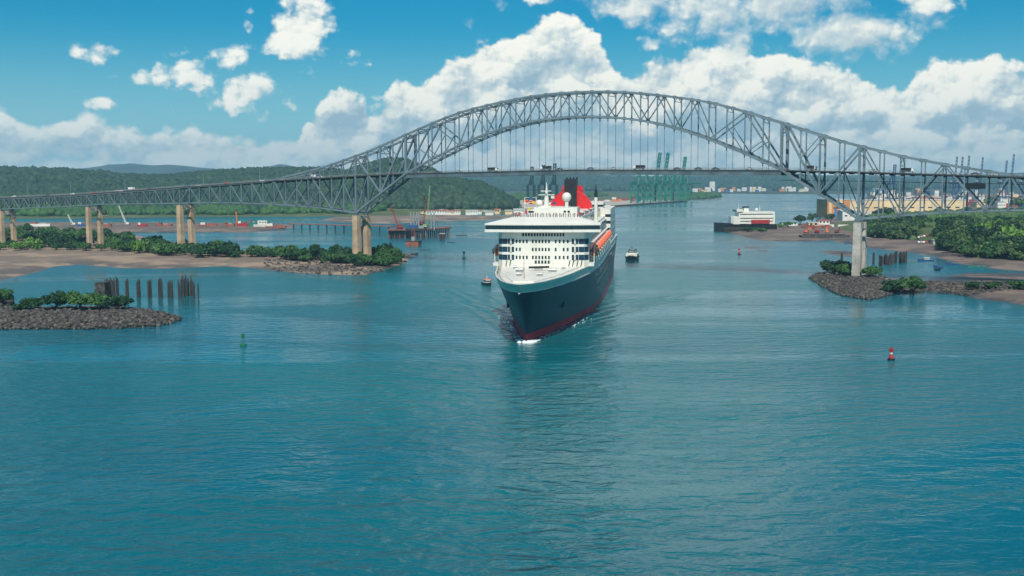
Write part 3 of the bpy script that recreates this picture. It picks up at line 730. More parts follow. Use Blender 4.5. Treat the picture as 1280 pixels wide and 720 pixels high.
def hull_detail(m_, streak):
    k = NT(m_.node_tree); b = k.n['Principled BSDF']; src = b.inputs['Base Color'].links[0].from_socket
    tc_ = k.new('ShaderNodeTexCoord'); sp_ = k.new('ShaderNodeSeparateXYZ'); k.set(sp_.inputs[0], tc_.outputs['Object'])
    st = k.noise(k.vm('MULTIPLY', tc_.outputs['Object'], (1., 1., .05)), .8, 5, .7)
    c = k.mix(k.ss(st, .52, .75, 0, .5), src, streak)
    y = k.m('FRACT', k.m('DIVIDE', sp_.outputs[1], 9.)); z = k.m('FRACT', k.m('DIVIDE', sp_.outputs[2], 2.9))
    sm_ = k.m('MAXIMUM', k.m('LESS_THAN', y, .03), k.m('LESS_THAN', z, .05))
    c = k.mix(k.m('MULTIPLY', sm_, .35), c, streak)
    k.set(b.inputs['Base Color'], c)
hull_detail(M_navy, (.022, .038, .05)); hull_detail(M_boot, (.12, .03, .03)); hull_detail(M_white, (.50, .44, .36))
hullm = [M_navy, M_boot, M_white, M_whited]
zs = [-3, 0, 1.5, 2.7, 5, 8, 11, 14, 17, 19.0, 20.0, 20.6, 22.2]; ts = np.concatenate([np.linspace(0, .28, 30)**1.4/.28**.4, np.linspace(.29, 1, 40)])
V = []; Fc = []; mi = []
for sgn in (-1, 1):
    base = len(V)
    for z in zs:
        s0 = stem(z)
        for t in ts:
            y = s0+(LEN-s0)*t; V.append((sgn*hb(y, z), y, z))
    m_ = len(ts)
    for j in range(len(zs)-1):
        for i in range(m_-1):
            a = base+j*m_+i; q = (a, a+1, a+m_+1, a+m_) if sgn > 0 else (a, a+m_, a+m_+1, a+1)
            Fc.append(q); mi.append(1 if zs[j+1] <= 2.7 else 0 if zs[j+1] <= 19.0 else 2)
m_ = len(ts); nz_ = len(zs)*m_
for j in range(len(zs)-1):
    a = j*m_+m_-1; Fc.append((a, a+m_, a+m_+nz_, a+nz_)); mi.append(1 if zs[j+1] <= 2.7 else 0 if zs[j+1] <= 19.0 else 2)
for i in range(m_-1):                                     # weather deck a little below the bulwark's top
    a = (len(zs)-2)*m_+i; Fc.append((a, a+1, a+1+nz_, a+nz_)); mi.append(3)
hull = np_mesh('hull', V, Fc, hullm, ship, mi, smooth=False)
# rubbing strake + bulwark rail
for sgn in (-1, 1):
    r_ = MB(); ys_ = [stem(22.2)+(LEN-stem(22.2))*t for t in ts]
    for a, b_ in zip(ys_[:-1], ys_[1:]): r_.bar((sgn*hb(a, 22.2), a, 22.25), (sgn*hb(b_, 22.2), b_, 22.25), .45, .25)
    for a, b_ in zip(ys_[:-1], ys_[1:]): r_.bar((sgn*(hb(a, 19.2)+.05), a, 19.1), (sgn*(hb(b_, 19.2)+.05), b_, 19.1), .3, .3)
    r_.build('rail', M_white, ship)
# whaleback: raised foredeck inside the bulwark with its breakwater
def outline(z, y0, y1, inset, n=26):
    ys_ = [y0+(y1-y0)*(i/n)**1.5 for i in range(n+1)]
    rt = [(max(.05, hb(y, z)-inset), y) for y in ys_]
    return rt+[(-x, y) for x, y in reversed(rt)]
MB().prism(outline(21, -17.5, 62, 1.3), 20.7, 21.7).build('foredeck', M_white, ship)
MB().prism(outline(21, -9, 62, 3.4), 21.7, 22.15).build('breakwater', M_white, ship)
q = MB()
for x, y, w_, d_, h_ in ((-4, 12, 2.2, 1.6, 1.2), (3.5, 12, 2.2, 1.6, 1.2), (-6, 30, 3, 2, 1.4), (6.5, 30, 3, 2, 1.4), (0, 41, 3.4, 1.2, 1.0), (9.5, 44, 1.5, 1.5, 1.1), (-9.5, 44, 1.5, 1.5, 1.1)):
    q.tube((x-w_/2, y, 22.6+h_/3), (x+w_/2, y, 22.6+h_/3), h_/2, h_/2, 8)
q.build('mooring_winch', M_grey, ship)
q = MB(); q.bar((-3.2, 36, 23.4), (4.6, 36.6, 23.6), 1.5, .7).build('folded_crane', M_black, ship)
MB().tube((-1., 2, 22.1), (-1., 2, 29.), .14, .06, 6).build('jackstaff', M_redb, ship)
for sgn in (-1, 1):                                        # anchors in their pockets
    a = MB(); yy = 30; zz = 10.5; xx = hb(yy, zz)
    a.bar((sgn*(xx+.1), yy-.2, zz+1), (sgn*(xx-.2), yy-.2, zz-1.8), .5); a.bar((sgn*(xx-.1), yy-1.6, zz-1.6), (sgn*(xx+.0), yy+1.4, zz-1.6), .5); a.build('anchor', M_black, ship)
# hull windows: rows of dark ports along the side
def side_ports(z, y0, y1, step, w_, h_, skip=None):
    y = y0; k = 0
    while y < y1:
        if not (skip and skip(k)):
            for sgn in (-1, 1):
                x = hb(y, z); x2 = hb(y+w_, z); xt = hb(y, z+h_); xt2 = hb(y+w_, z+h_)
                mbp.add([(sgn*(x+.06), y, z), (sgn*(x2+.06), y+w_, z), (sgn*(xt2+.06), y+w_, z+h_), (sgn*(xt+.06), y, z+h_)], [(0, 1, 2, 3) if sgn > 0 else (3, 2, 1, 0)])
        y += step; k += 1
for z, y0, step, w_, h_, f in ((15.6, 84, 4.4, 2.2, 1.5, lambda k: k % 9 in (3, 4)), (12.3, 92, 4.4, 2.2, 1.4, lambda k: k % 7 == 5), (9.0, 100, 5.2, 1.2, 1.2, lambda k: k % 6 == 2), (6.4, 112, 6.4, 1.2, 1.1, lambda k: k % 5 == 4)):
    mbp = MB(); side_ports(z, y0, 318, step, w_, h_, f); mbp.build('porthole_row', M_glass, ship)
# superstructure
Y0 = 58.
ss_ = MB()
front = [(-18.3, Y0+3.5), (-16.5, Y0+1.2), (-8, Y0), (8, Y0), (16.5, Y0+1.2), (18.3, Y0+3.5), (18.3, 300), (-18.3, 300)]
ss_.prism(front, 20.7, 35.9)
sup = ss_.build('superstructure', M_white, ship)
def front_face(x): return float(np.interp(abs(x), [0, 8, 16.5, 18.3], [Y0, Y0, Y0+1.2, Y0+3.5]))
for z in (32.2, 29.0, 25.8):                                # dark panels painted as shaded balcony recesses left and right, small windows between
    for sgn in (-1, 1):
        a = MB(); xs2 = (12.2, 16.5, 18.25)
        for x0, x1 in ((11.6, 14.2), (14.35, 16.5), (16.55, 18.2)):
            p0, p1 = (sgn*x0, front_face(x0)-.07), (sgn*x1, front_face(x1)-.07)
            v = [(p0[0], p0[1], z-1.15), (p1[0], p1[1], z-1.15), (p1[0], p1[1], z+1.), (p0[0], p0[1], z+1.)]
            a.add(v, [(0, 1, 2, 3)] if sgn > 0 else [(3, 2, 1, 0)])
        a.build('balcony_shade_panel', mat('balcony glazing with painted shade', (.012, .04, .07), .2), sup)
        MB().bar((sgn*12.9, Y0+.4, z-1.1), (sgn*12.9, Y0+.4, z+1), .5).build('mullion', M_white, sup)
    for x in (-10.6, -9.2, -7.8, -6.4, -4, -2.7, -1.4, -.1, 1.2, 2.5, 5.2, 6.8, 8.4, 10.):
        if z == 29.0 and x in (-7.8, -6.4, 6.8): continue
        MB().box(x-.35, x+.35, front_face(x)-.06, front_face(x)+.1, z-.75, z+.6).build('front_window', M_glass, sup)
for x in (-3.2, -1.9, -.6, .7, 2.): MB().box(x, x+.8, Y0-.06, Y0+.1, 23.2, 24.5).build('front_window', M_glass, sup)
for x in (10.4, 11.9, 13.6, 15.2, -15, -13.4): MB().bar((x, front_face(x)-.1, 22.), (x+.5, front_face(x)-.1, 24.6), .5, .14).build('door', M_black, sup)
# open gallery below the bridge
g = MB(); g.prism([(-17.4, Y0+3.2), (-8, Y0+.9), (8, Y0+.9), (17.4, Y0+3.2), (17.4, 300), (-17.4, 300)], 35.9, 36.9); g.build('gallery_wall', M_whited, ship)
g = MB(); 
for x0, x1 in ((-15.4, -9), (-8.6, 16)):
    n = int((x1-x0)/1.3)
    for i in range(n):
        a = x0+(x1-x0)*i/n; g.box(a+.12, a+(x1-x0)/n-.12, Y0+.78 if abs(a) < 8 else front_face(a)+.7, Y0+.98 if abs(a) < 8 else front_face(a)+.9, 34.5, 35.6)
MB().prism([(-17.6, Y0+3.), (-8, Y0-.12), (8, Y0-.12), (17.6, Y0+3.), (17.6, Y0+4), (-17.6, Y0+4)], 34.2, 35.5).build('gallery_opening', M_glass, ship)
g = MB()
for i in range(30):
    x = -16.6+i*1.15; g.box(x, x+.32, front_face(x)-.2+(.0 if abs(x) < 8 else .1), front_face(x)+.3, 34.2, 35.5)
g.build('gallery_pillar', M_white, ship)
# navigating bridge with its wings
WING = 23.2
bo = [(-WING, Y0+1), (-WING, Y0-1.6), (-9, Y0-3.4), (9, Y0-3.4), (WING, Y0-1.6), (WING, Y0+1), (WING, Y0+8), (-WING, Y0+8)]
MB().prism(bo, 35.95, 37.0).build('bridge_bulwark', M_white, ship)
def inset(pts, k): return [(x*(1-k/WING), y+(k if y < Y0 else 0)) for x, y in pts]
nb = MB().prism(inset(bo, .35), 37.0, 38.7).build('wheelhouse_window', M_glass, ship)
for i in range(33):
    x = -22+i*44/32; y = float(np.interp(abs(x), [0, 9, WING], [Y0-3.4, Y0-3.4, Y0-1.6]))+.28; MB().box(x-.06, x+.06, y, y+.2, 37, 38.7).build('mullion', M_navy, nb)
MB().prism(bo, 38.7, 39.3).build('bridge_eave', M_white, ship)
n_ = len(bo)
rf = MB(); r0 = bo; r1 = [(-13.5, Y0+9), (-13.3, Y0+7), (-8, Y0+6.), (8, Y0+6.), (13.3, Y0+7), (13.5, Y0+9), (13.6, Y0+16), (-13.6, Y0+16)]
v = [(x, y, 39.3) for x, y in r0]+[(x, y, 41.6) for x, y in r1]
rf.add(v, [tuple(range(8, 16))]+[(i, (i+1) % 8, 8+(i+1) % 8, 8+i) for i in range(8)])
rf.build('bridge_roof', M_white, ship)
MB().box(-14.5, 14.5, Y0+15, 300, 36.9, 41.5).build('upper_deck_house', M_white, ship)
for sgn in (-1, 1):
    q = MB()
    for k in range(26):
        y = 78+k*5.6
        if y > 222: break
        q.box(sgn*18.26 if sgn > 0 else -18.42, sgn*18.42 if sgn > 0 else -18.26, y, y+4.2, 31.4, 33.3)
        q.box(sgn*18.26 if sgn > 0 else -18.42, sgn*18.42 if sgn > 0 else -18.26, y, y+4.2, 34.2, 35.6)
    q.build('balcony_row', mat('balcony glazing with painted shade', (.012, .04, .07), .2), sup)  # shade of the balcony recesses put into the row's dark colour
    q = MB()
    for k in range(40):
        y = 76+k*5.6
        q.box(sgn*14.45 if sgn > 0 else -14.62, sgn*14.62 if sgn > 0 else -14.45, y, y+4.4, 38, 40.2)
    q.build('cabin_window_row', M_glass, ship)
    q = MB().box(min(sgn*18.3, sgn*19.3), max(sgn*18.3, sgn*19.3), 66, 224, 30.6, 30.9); q.build('boat_deck_canopy', M_whited, ship)
    q = MB().box(min(sgn*18.3, sgn*20.4), max(sgn*18.3, sgn*20.4), 60, 226, 22.15, 23.4); q.build('promenade_wall', M_white, ship)
    q = MB()
    for k in range(22): q.box(min(sgn*18.32, sgn*18.5), max(sgn*18.32, sgn*18.5), 64+k*7.2, 64+k*7.2+3.6, 24.2, 26.4)
    q.build('promenade_window', M_glass, sup)
    q = MB()
    for k in range(28): q.bar((sgn*20.2, 64+k*5.8, 23.4), (sgn*20.4, 64+k*5.8, 30.3), .25)
    q.build('davit_post', M_white, ship)
    # aft block
    x0, x1 = sorted((sgn*17, sgn*20.4))
    ab = MB().box(x0, x1, 226, 300, 22.15, 41).build('aft_cabin_block', M_white, ship)
    for z in (25.5, 29.2, 33., 36.6):
        MB().box(x0-.12 if sgn < 0 else x0+.5, x1+.12 if sgn > 0 else x1-.5, 225.9, 296, z, z+1.5).build('balcony_band', M_glass, ab)
MB().box(-17, 17, 232, 318, 36, 41.2).build('aft_deck_house', M_white, ship)
MB().prism([(-16, 236), (16, 236), (14, 300), (-14, 300)], 41.2, 44.).build('aft_lounge', M_white, ship)
MB().box(-16.1, 16.1, 235.7, 260, 42, 43.1).build('lounge_window', M_glass, ship)
# lifeboats
def lifeboat(y, sgn):
    b = MB(); L = 12.; n = 12
    sec = [(0, -1.9), (1.1, -1.5), (1.7, -.3), (1.75, .3), (1.35, 1.5), (.7, 1.95), (0, 2.05)]
    v = []; f = []
    full = sec+[(-x, z) for x, z in reversed(sec[1:-1])]
    m2 = len(full)
    for i in range(n+1):
        t = i/n*2-1; k = max(.04, (1-abs(t)**2.6))**.6
        for x, z in full: v.append((x*k, t*L/2, z*(.45+.55*k) if z > 0 else z*k+ (1-k)*.3))
    for i in range(n):
        for j in range(m2): f.append((i*m2+j, i*m2+(j+1) % m2, (i+1)*m2+(j+1) % m2, (i+1)*m2+j))
    b.add(v, f); o = b.build('lifeboat', M_orange, ship, smooth=True); o.location = (sgn*20.3, y, 27.3)
    h = MB().bar((0, -L/2+1, -.1), (0, L/2-1, -.1), 3.6, .28).build('rubbing_strip', M_white, o)
    MB().box(-.9, .9, 2.6, 4.2, 1.5, 2.6).build('cockpit', M_orange, o)
    w_ = MB()
    for k in range(5):
        for s2 in (-1, 1): w_.box(min(s2*1.45, s2*1.62), max(s2*1.45, s2*1.62), -3.8+k*1.5, -3.0+k*1.5, .55, 1.05)
    w_.build('side_window', M_glass, o)
for sgn in (-1, 1):
    for k in range(9): lifeboat(71+k*17.4, sgn)
# funnel and its red wind shield
FY = 212.
fu = empty('funnel', (0, FY, 0)); fu.parent = ship
pts = [(-11.4, 41.2)]+[(11.7*math.cos(a), 38.5+13.*math.sin(a)**.9) for a in np.linspace(math.pi, 0, 19)]+[(11.4, 41.2)]
MB().yprism(pts[1:-1], -3., 4.).build('wind_shield', M_red, fu, smooth=False)
a_ = MB()
def oval(hx, hy, n=20): return [(hx*math.cos(2*math.pi*i/n), hy*math.sin(2*math.pi*i/n)) for i in range(n)]
def loft(mb, rings, n=20):
    v = []
    for hx, hy, z, dy in rings:
        for x, y in oval(hx, hy, n): v.append((x, y+dy, z))
    f = [(j*n+i, j*n+(i+1) % n, (j+1)*n+(i+1) % n, (j+1)*n+i) for j in range(len(rings)-1) for i in range(n)]+[tuple(range((len(rings)-1)*n, len(rings)*n))]
    mb.add(v, f)
loft(a_, [(6.6, 9, 41, 8), (6.2, 8.6, 50, 9), (5.6, 8, 53.6, 9.6)]); a_.build('stack', M_red, fu, smooth=True)
a_ = MB(); loft(a_, [(3.3, 5.5, 53.0, 6), (3., 5, 57.0, 7)]); a_.build('stack_cap', M_black, fu)
MB().prism([(-3.3, -5.2), (3.3, -5.2), (3.2, 2), (-3.2, 2)], 40.8, [57.2, 57.2, 57.2, 57.2]).build('air_scoop', M_black, fu)
for x in (-2.6, -.9, .9, 2.6): MB().tube((x, 5, 57), (x, 5.4, 58.1), .55, .5, 8).build('exhaust_pipe', M_black, fu)
# mast, radomes, deck house on the monkey island
MB().prism([(-5.4, Y0+17), (12.6, Y0+17), (12.6, Y0+34), (-5.4, Y0+34)], 41.5, 45.2).build('radar_deck_house', M_white, ship)
for x in (7.0, 8.6): MB().box(x, x+1, Y0+16.9, Y0+17.1, 43.2, 44.).build('house_window', M_glass, ship)
ma = empty('radar_mast', (-.6, Y0+22, 0)); ma.parent = ship
MB().prism([(-2.2, -2), (2.2, -2), (2.2, 2), (-2.2, 2)], 41.5, 46).build('mast_base', M_white, ma)
a_ = MB(); loft(a_, [(1.2, 1.4, 46, 0), (.8, .9, 50., .3), (.35, .35, 53., .5), (.12, .12, 55.6, .5)], 8); a_.build('mast_pole', M_white, ma)
MB().box(-3.4, 3.4, -.5, .5, 50.3, 50.6).box(-.3, .3, -1.6, -1.2, 51, 52).box(-2.2, 2.2, -1.6, -1.2, 51.9, 52.2).build('radar_bar', M_white, ma)
def sphere(mb, c, r, n=14):
    prof = [(max(.01, r*math.sin(math.pi*j/n)), -r*math.cos(math.pi*j/n)) for j in range(n+1)]
    mb.lathe(prof, c, 18)
for x, y, z, r, z0 in ((7.4, 86, 49.4, 2.0, 45.2), (-3.6, 80, 46.9, 1.5, 41.5)):
    s_ = MB(); sphere(s_, (x, y, z), r); dm = s_.build('radome', M_white, ship, smooth=True)
    MB().tube((x, y, z0), (x, y, z-r*.8), .7, .9, 10).build('stand', M_white, dm)
a_ = MB(); a_.tube((16.4, 150, 36), (16.4, 150, 48.5), .9, .8, 10); ps = a_.build('exhaust_post', M_white, ship)
MB().tube((16.4, 150, 48.5), (16.4, 150, 52), .95, .6, 10).tube((16.4, 150, 52), (16.4, 150, 54.4), .3, .2, 8).build('post_cap', M_black, ps)
fr = MB()                                                    # frame with signal flags at the left of the mast
for x in (-9.4, -4.6): fr.bar((x, Y0+19, 41.5), (x, Y0+19, 49.5), .18)
for z in (45.3, 47.4, 49.4): fr.bar((-9.4, Y0+19, z), (-4.6, Y0+19, z), .15)
fr.build('signal_frame', M_white, ship)
flc = [M_red, M_hullb, mat('yellow flag cloth', (.7, .5, .05)), M_white]
for i, (x, z) in enumerate(((-8.9, 47.2), (-7.5, 48.6), (-6.2, 46.8), (1.6, 49), (3.1, 49.2), (2.3, 46.6), (-8.2, 44.2))):
    MB().add([(x, Y0+18.9, z), (x+1.4, Y0+19.1, z-.1), (x+1.35, Y0+18.8, z+.9), (x, Y0+18.9, z+1)], [(0, 1, 2, 3)]).build('signal_flag', flc[i % 4], ship)
r_ = MB()                                                    # rails of the open decks
for x0, y0_, x1, y1 in ((-13.5, Y0+9, 13.5, Y0+9), (-14, Y0+9, -14, 220), (14, Y0+9, 14, 220)):
    for z in (41.9, 42.3, 42.7): r_.bar((x0, y0_, z), (x1, y1, z), .09)
    L = math.hypot(x1-x0, y1-y0_); k = int(L/2)
    for i in range(k+1): t = i/k; r_.bar((x0+(x1-x0)*t, y0_+(y1-y0_)*t, 41.5), (x0+(x1-x0)*t, y0_+(y1-y0_)*t, 42.7), .1)
r_.build('deck_railing', M_grey, ship)
MB().prism([(-12, 110), (2, 110), (2, 180), (-11, 180)], 41.5, 43.6).build('sun_deck_house', M_white, ship)
MB().box(-11.6, 1.6, 109.8, 112, 42.2, 43.).build('sun_deck_window', M_glass, ship)
for x in (13.4, -13.4):
    for k in range(6): MB().box(x-.8, x+.8, 84+k*16, 86.6+k*16, 41.5, 42.9).build('deck_locker', M_white if k % 2 else M_redb, ship)
# passengers along the forward rail (a few pixels tall)
skin = mat('skin', (.42, .24, .16)); pm = [mat(n, c) for n, c in (('red shirt', (.5, .05, .04)), ('blue shirt', (.05, .12, .35)), ('white shirt', (.7, .7, .68)), ('dark shirt', (.05, .05, .06)), ('pink shirt', (.6, .25, .25)))]
def person_mesh(cl):
    n = 10; rings = [(.13, .10, 0), (.14, .11, .45), (.17, .13, .85), (.15, .11, 1.05), (.23, .13, 1.35), (.21, .12, 1.45), (.07, .07, 1.5), (.07, .07, 1.54), (.10, .11, 1.62), (.105, .12, 1.7), (.06, .07, 1.79)]
    v = []; mi_ = []
    for hx, hy, z in rings:
        for i in range(n): v.append((hx*math.cos(2*math.pi*i/n), hy*math.sin(2*math.pi*i/n), z))
    f = []
    for j in range(len(rings)-1):
        for i in range(n): f.append((j*n+i, j*n+(i+1) % n, (j+1)*n+(i+1) % n, (j+1)*n+i)); mi_.append(2 if j < 3 else 0 if j < 6 else 1)
    f.append(tuple(range((len(rings)-1)*n, len(rings)*n))); mi_.append(1)
    for s_ in (-1, 1):           # arms resting on the rail, grown from the shoulders
        b0 = len(v)
        for (x, y, z, r_) in ((.2, 0, 1.4, .06), (.27, -.06, 1.12, .05), (.2, -.3, 1.1, .04)):
            for k in range(5): v.append((s_*(x+r_*math.cos(k*1.2566)), y+r_*math.sin(k*1.2566)*.6, z+r_*math.sin(k*1.2566)))
        for j in range(2):
            for k in range(5): f.append((b0+j*5+k, b0+j*5+(k+1) % 5, b0+j*5+5+(k+1) % 5, b0+j*5+5+k)); mi_.append(0 if j == 0 else 1)
    m2 = MB(); m2.v = v; m2.f = f; m2.mi = mi_; return m2
pp = [person_mesh(c).build('person', [c, skin, M_black]) for c in pm]
rnd = random.Random(11); sm = Matrix.Translation((5., 388, 0)) @ Matrix.Rotation(-SY, 4, 'Z')
names = ['red', 'blue', 'white', 'dark', 'pink']
for i in range(30):
    c = i % 5; o = pp[c] if i < 5 else pp[c].copy()
    if i >= 5: C.objects.link(o)
    x = -13+i*.9+rnd.uniform(-.25, .25); p = sm @ Vector((x, Y0+9.5+rnd.uniform(0, 1.2), 41.6)); o.location = p; o.rotation_euler = (0, 0, rnd.uniform(-.5, .5)-SY)
    tag(o, 'passenger in a %s shirt at the top deck rail above the ship windows' % names[c], 'person', 'passengers at the forward rail of the %s shirts' % names[c])

# bow wave
def foam(name, fn, n, seed, size):
    r2 = np.random.RandomState(seed); V = []; Fc = []
    for i in range(n):
        x, y, s_, h_ = fn(r2); k = len(V); m2 = 7
        a0 = r2.rand()*6
        V.append((x, y, h_))
        for j in range(m2): rr = s_*(.6+.6*r2.rand()); V.append((x+rr*math.cos(a0+j*6.283/m2)*1.5, y+rr*math.sin(a0+j*6.283/m2), .012))
        for j in range(m2): Fc.append((k, k+1+j, k+1+(j+1) % m2))
    return tag(np_mesh(name, V, Fc, mat('sea foam', (.75, .80, .80), .7, 0, .05, 1.)), kind='stuff')
def bw(r2):
    side = 1 if r2.rand() < .35 else -1; t = r2.rand()**1.5*80; 
    if r2.rand() < .75: t *= .10
    q_ = sm @ Vector((side*(hb(t, 0)+.2+r2.rand()*(1.8+t*.05)), t-2.5, 0))
    return q_.x, q_.y, .16+.55*r2.rand()**2*max(.2, 1-t/30), .15+.9*r2.rand()*max(.05, 1-t/8)
foam('bow_wave_foam', bw, 900, 5, 1)

# ------------------------------------------------------------------ plants
def leaf_cloud(lobes, n, size, r2, flat=.6):
    """many small leaf clumps spread through a few overlapping lobes"""
    V = np.zeros((n, 4, 3), np.float32); L = np.array([l[3]**2 for l in lobes]); L = L/L.sum()
    ids = r2.choice(len(lobes), n, p=L)
    for q in range(n):
        cx, cy, cz, r_ = lobes[ids[q]]
        d = r2.normal(size=3); d /= np.linalg.norm(d)
        if d[2] < -.35: d[2] *= -.5
        rr = r_*(1-.35*r2.rand()**2)*(1+.10*math.sin(5*d[0]+ids[q])*math.cos(4*d[1]))
        c = np.array([cx, cy, cz])+d*rr*np.array([1, 1, flat])
        nrm = d*.8+r2.normal(size=3)*.55; nrm /= np.linalg.norm(nrm)
        a = np.cross(nrm, [.3, .2, 1.]); a /= np.linalg.norm(a); b = np.cross(nrm, a); s_ = size*(.6+.8*r2.rand())
        V[q] = c+np.array([a*s_+b*s_*.3, b*s_, -a*s_-b*s_*.2, -b*s_*.9])
    return V.reshape(-1, 3), np.arange(4*n).reshape(-1, 4)
HT = {}
def tree_proto(name, seed, m_, n=520, size=.055, nl=7, flat=.62, lift=.42):
    """unit tree: 1 wide, crown and trunk as parts"""
    r2 = np.random.RandomState(seed); lobes = []
    for i in range(nl):
        a = i/nl*6.283+r2.rand()*1.6; rad = .06+.34*r2.rand()**.8
        lobes.append((rad*math.cos(a), rad*math.sin(a), lift*(.7+.5*r2.rand())+.20*r2.rand()*(1-rad), .09+.15*r2.rand()))
    lobes.append((.1*r2.normal(), .1*r2.normal(), lift+.10, .22))
    V, Fc = leaf_cloud(lobes, n, size, r2, flat)
    t = empty(name); HT[name+str(seed)] = float(V[:, 2].max()); t['_h'] = float(V[:, 2].max())
    np_mesh('crown', V, Fc, m_, t)
    b = MB()
    for i in range(3):
        a = i*2.1+r2.rand(); x, y = .03*math.cos(a), .03*math.sin(a)
        b.tube((x, y, -.12), (x*2, y*2, lift*.55), .026, .018, 6)
        for j in range(2):
            l = lobes[(i*2+j) % nl]; b.tube((x*2, y*2, lift*.5), (l[0]*.8, l[1]*.8, l[2]), .016, .006, 5)
    b.build('trunk', M_trunk, t)
    return t
protos = {}
for kk, (nm, m_, args) in dict(mang=('mangrove_tree', M_leaf, dict(n=700, lift=.2, flat=.95, nl=9)), bright=('shrub', M_leafl, dict(n=700, lift=.16, flat=.9, nl=9)), bank=('broadleaf_tree', M_leafd, dict(n=900, lift=.36, flat=1.05, size=.05, nl=10)), big=('mangrove_tree', M_leaf, dict(n=2200, size=.034, nl=12, lift=.26, flat=.85))).items():
    protos[kk] = [tree_proto(nm, 10+i+len(kk)*7, m_, **args) for i in range(7 if kk != 'big' else 5)]
used_p = set(); rt = random.Random(21)
def tree(kind, x, y, z, wd, ht=None, label='', group=None, cat='tree'):
    i = rt.randrange(len(protos[kind])); src = protos[kind][i]
    o = src if (kind, i) not in used_p else copy_tree(src); used_p.add((kind, i))
    o.location = (x, y, z); o.scale = (wd, wd, (ht or wd*.75)/src['_h']); o.rotation_euler = (0, 0, rt.random()*6.28)
    tag(o, label, cat, group); return o
def tree_px(kind, hf, px, py, wpx, hpx, label, group=None, cat='tree'):
    p = at(px, py, 2.4); z = max(gh(hf, p.x, p.y), .4)
    k = F/p.y
    return tree(kind, p.x, p.y, z-.1, wpx/k, hpx/k, label, group, cat)

# rocky spit at left: its trees
for px, py, wd, ht, lab in ((40, 390.5, 34, 18, 'sparse mangrove tree at the left end of the row on the near rock spit'), (69, 391, 36, 27, 'round mangrove tree, second from left on the near rock spit'), (98, 391, 40, 27, 'broad mangrove tree in the middle of the near rock spit'), (124, 391, 38, 25, 'mangrove tree, second from right on the near rock spit'), (149, 391, 38, 21, 'low spreading mangrove tree at the right end of the near rock spit'), (26, 392, 22, 11, 'small pale bush left of the trees on the near rock spit')):
    tree_px('big', h_rockL, px, py, wd, ht, lab)
tree_px('big', h_cornL, 1, 376, 30, 22, 'dark mangrove tree cut by the left edge of the picture')
# trees on the pier islet at right
for px, py, wd, ht, lab in ((1043, 342, 38, 19, 'pale green mangrove at the tip of the right pier islet'), (1058, 346, 30, 18, 'dark mangrove just left of the right bridge pier'), (1089, 349, 30, 16, 'low mangrove just right of the right bridge pier'), (1119, 361, 34, 18, 'left half of the broad dark mangrove on the right islet'), (1140, 362, 42, 23, 'tall right half of the broad dark mangrove on the right islet'), (1214, 361, 24, 12, 'leftmost of the three small round bushes on the right islet'), (1239, 362, 24, 11, 'middle one of the three small round bushes on the right islet'), (1273, 363, 32, 12, 'rightmost of the three small round bushes on the right islet')):
    tree_px('big', h_isleR, px, py, wd, ht, lab)
# mangroves of the left mudflat: a countable belt
def in_belt(px):   # front edge of the belt and its back edge in photograph rows
    f = np.interp(px, [-60, 60, 110, 160, 185, 200, 240, 300, 340, 380, 402, 410, 450, 490, 500], [314, 314, 314, 316, 320, 320, 322, 323, 322, 328, 328, 331, 333, 330, 324])
    b_ = np.interp(px, [-60, 60, 110, 150, 200, 250, 300, 340, 380, 402, 410, 450, 490, 500], [290, 290, 293, 297, 308, 312, 317, 320, 322, 323, 321, 320, 321, 322])
    return f, b_
nb_ = 0
for i in range(6000):
    px = rt.uniform(-60, 500)
    if 398 < px < 407 or 300 < px < 318 and rt.random() < .8: continue
    if nb_ >= 290: break
    f, b_ = in_belt(px); v_ = rt.random(); py = float(b_+(f-b_)*v_)
    p = at(px, py, 2.); d_ = p.y
    if any(abs(p.x-a)+abs(p.y-b)*.6 < 4.3 for a, b in [q for q in globals().setdefault('_tp', [])]): continue
    if any((p.x-br(n, 0, 5).x)**2+(p.y-br(n, 0, 5).y)**2 < 11**2 for n in (32, 48, 57.8)): continue
    _tp.append((p.x, p.y)); z = gh(h_mudL, p.x, p.y)
    if z < .2: continue
    kind = 'bright' if (135 < px < 200 and py > 314 and rt.random() < .7) or (px < 60 and py > 305 and rt.random() < .5) else 'mang'
    w0 = rt.uniform(7, 17)*(.8 if 318 < px < 345 else 1)
    where = 'left of the twin-column pier' if px < 215 else 'between the two twin-column piers' if px < 430 else 'around the pier under the left arch leg'
    tree(kind, p.x, p.y, z-.1, w0, w0*rt.uniform(.5, .75), ('bright green shrub' if kind == 'bright' else 'dark green mangrove')+' in the mudflat belt, '+where, 'mangroves on the left mudflat %s %s' % (kind, where), 'shrub' if kind == 'bright' else 'tree')
    nb_ += 1
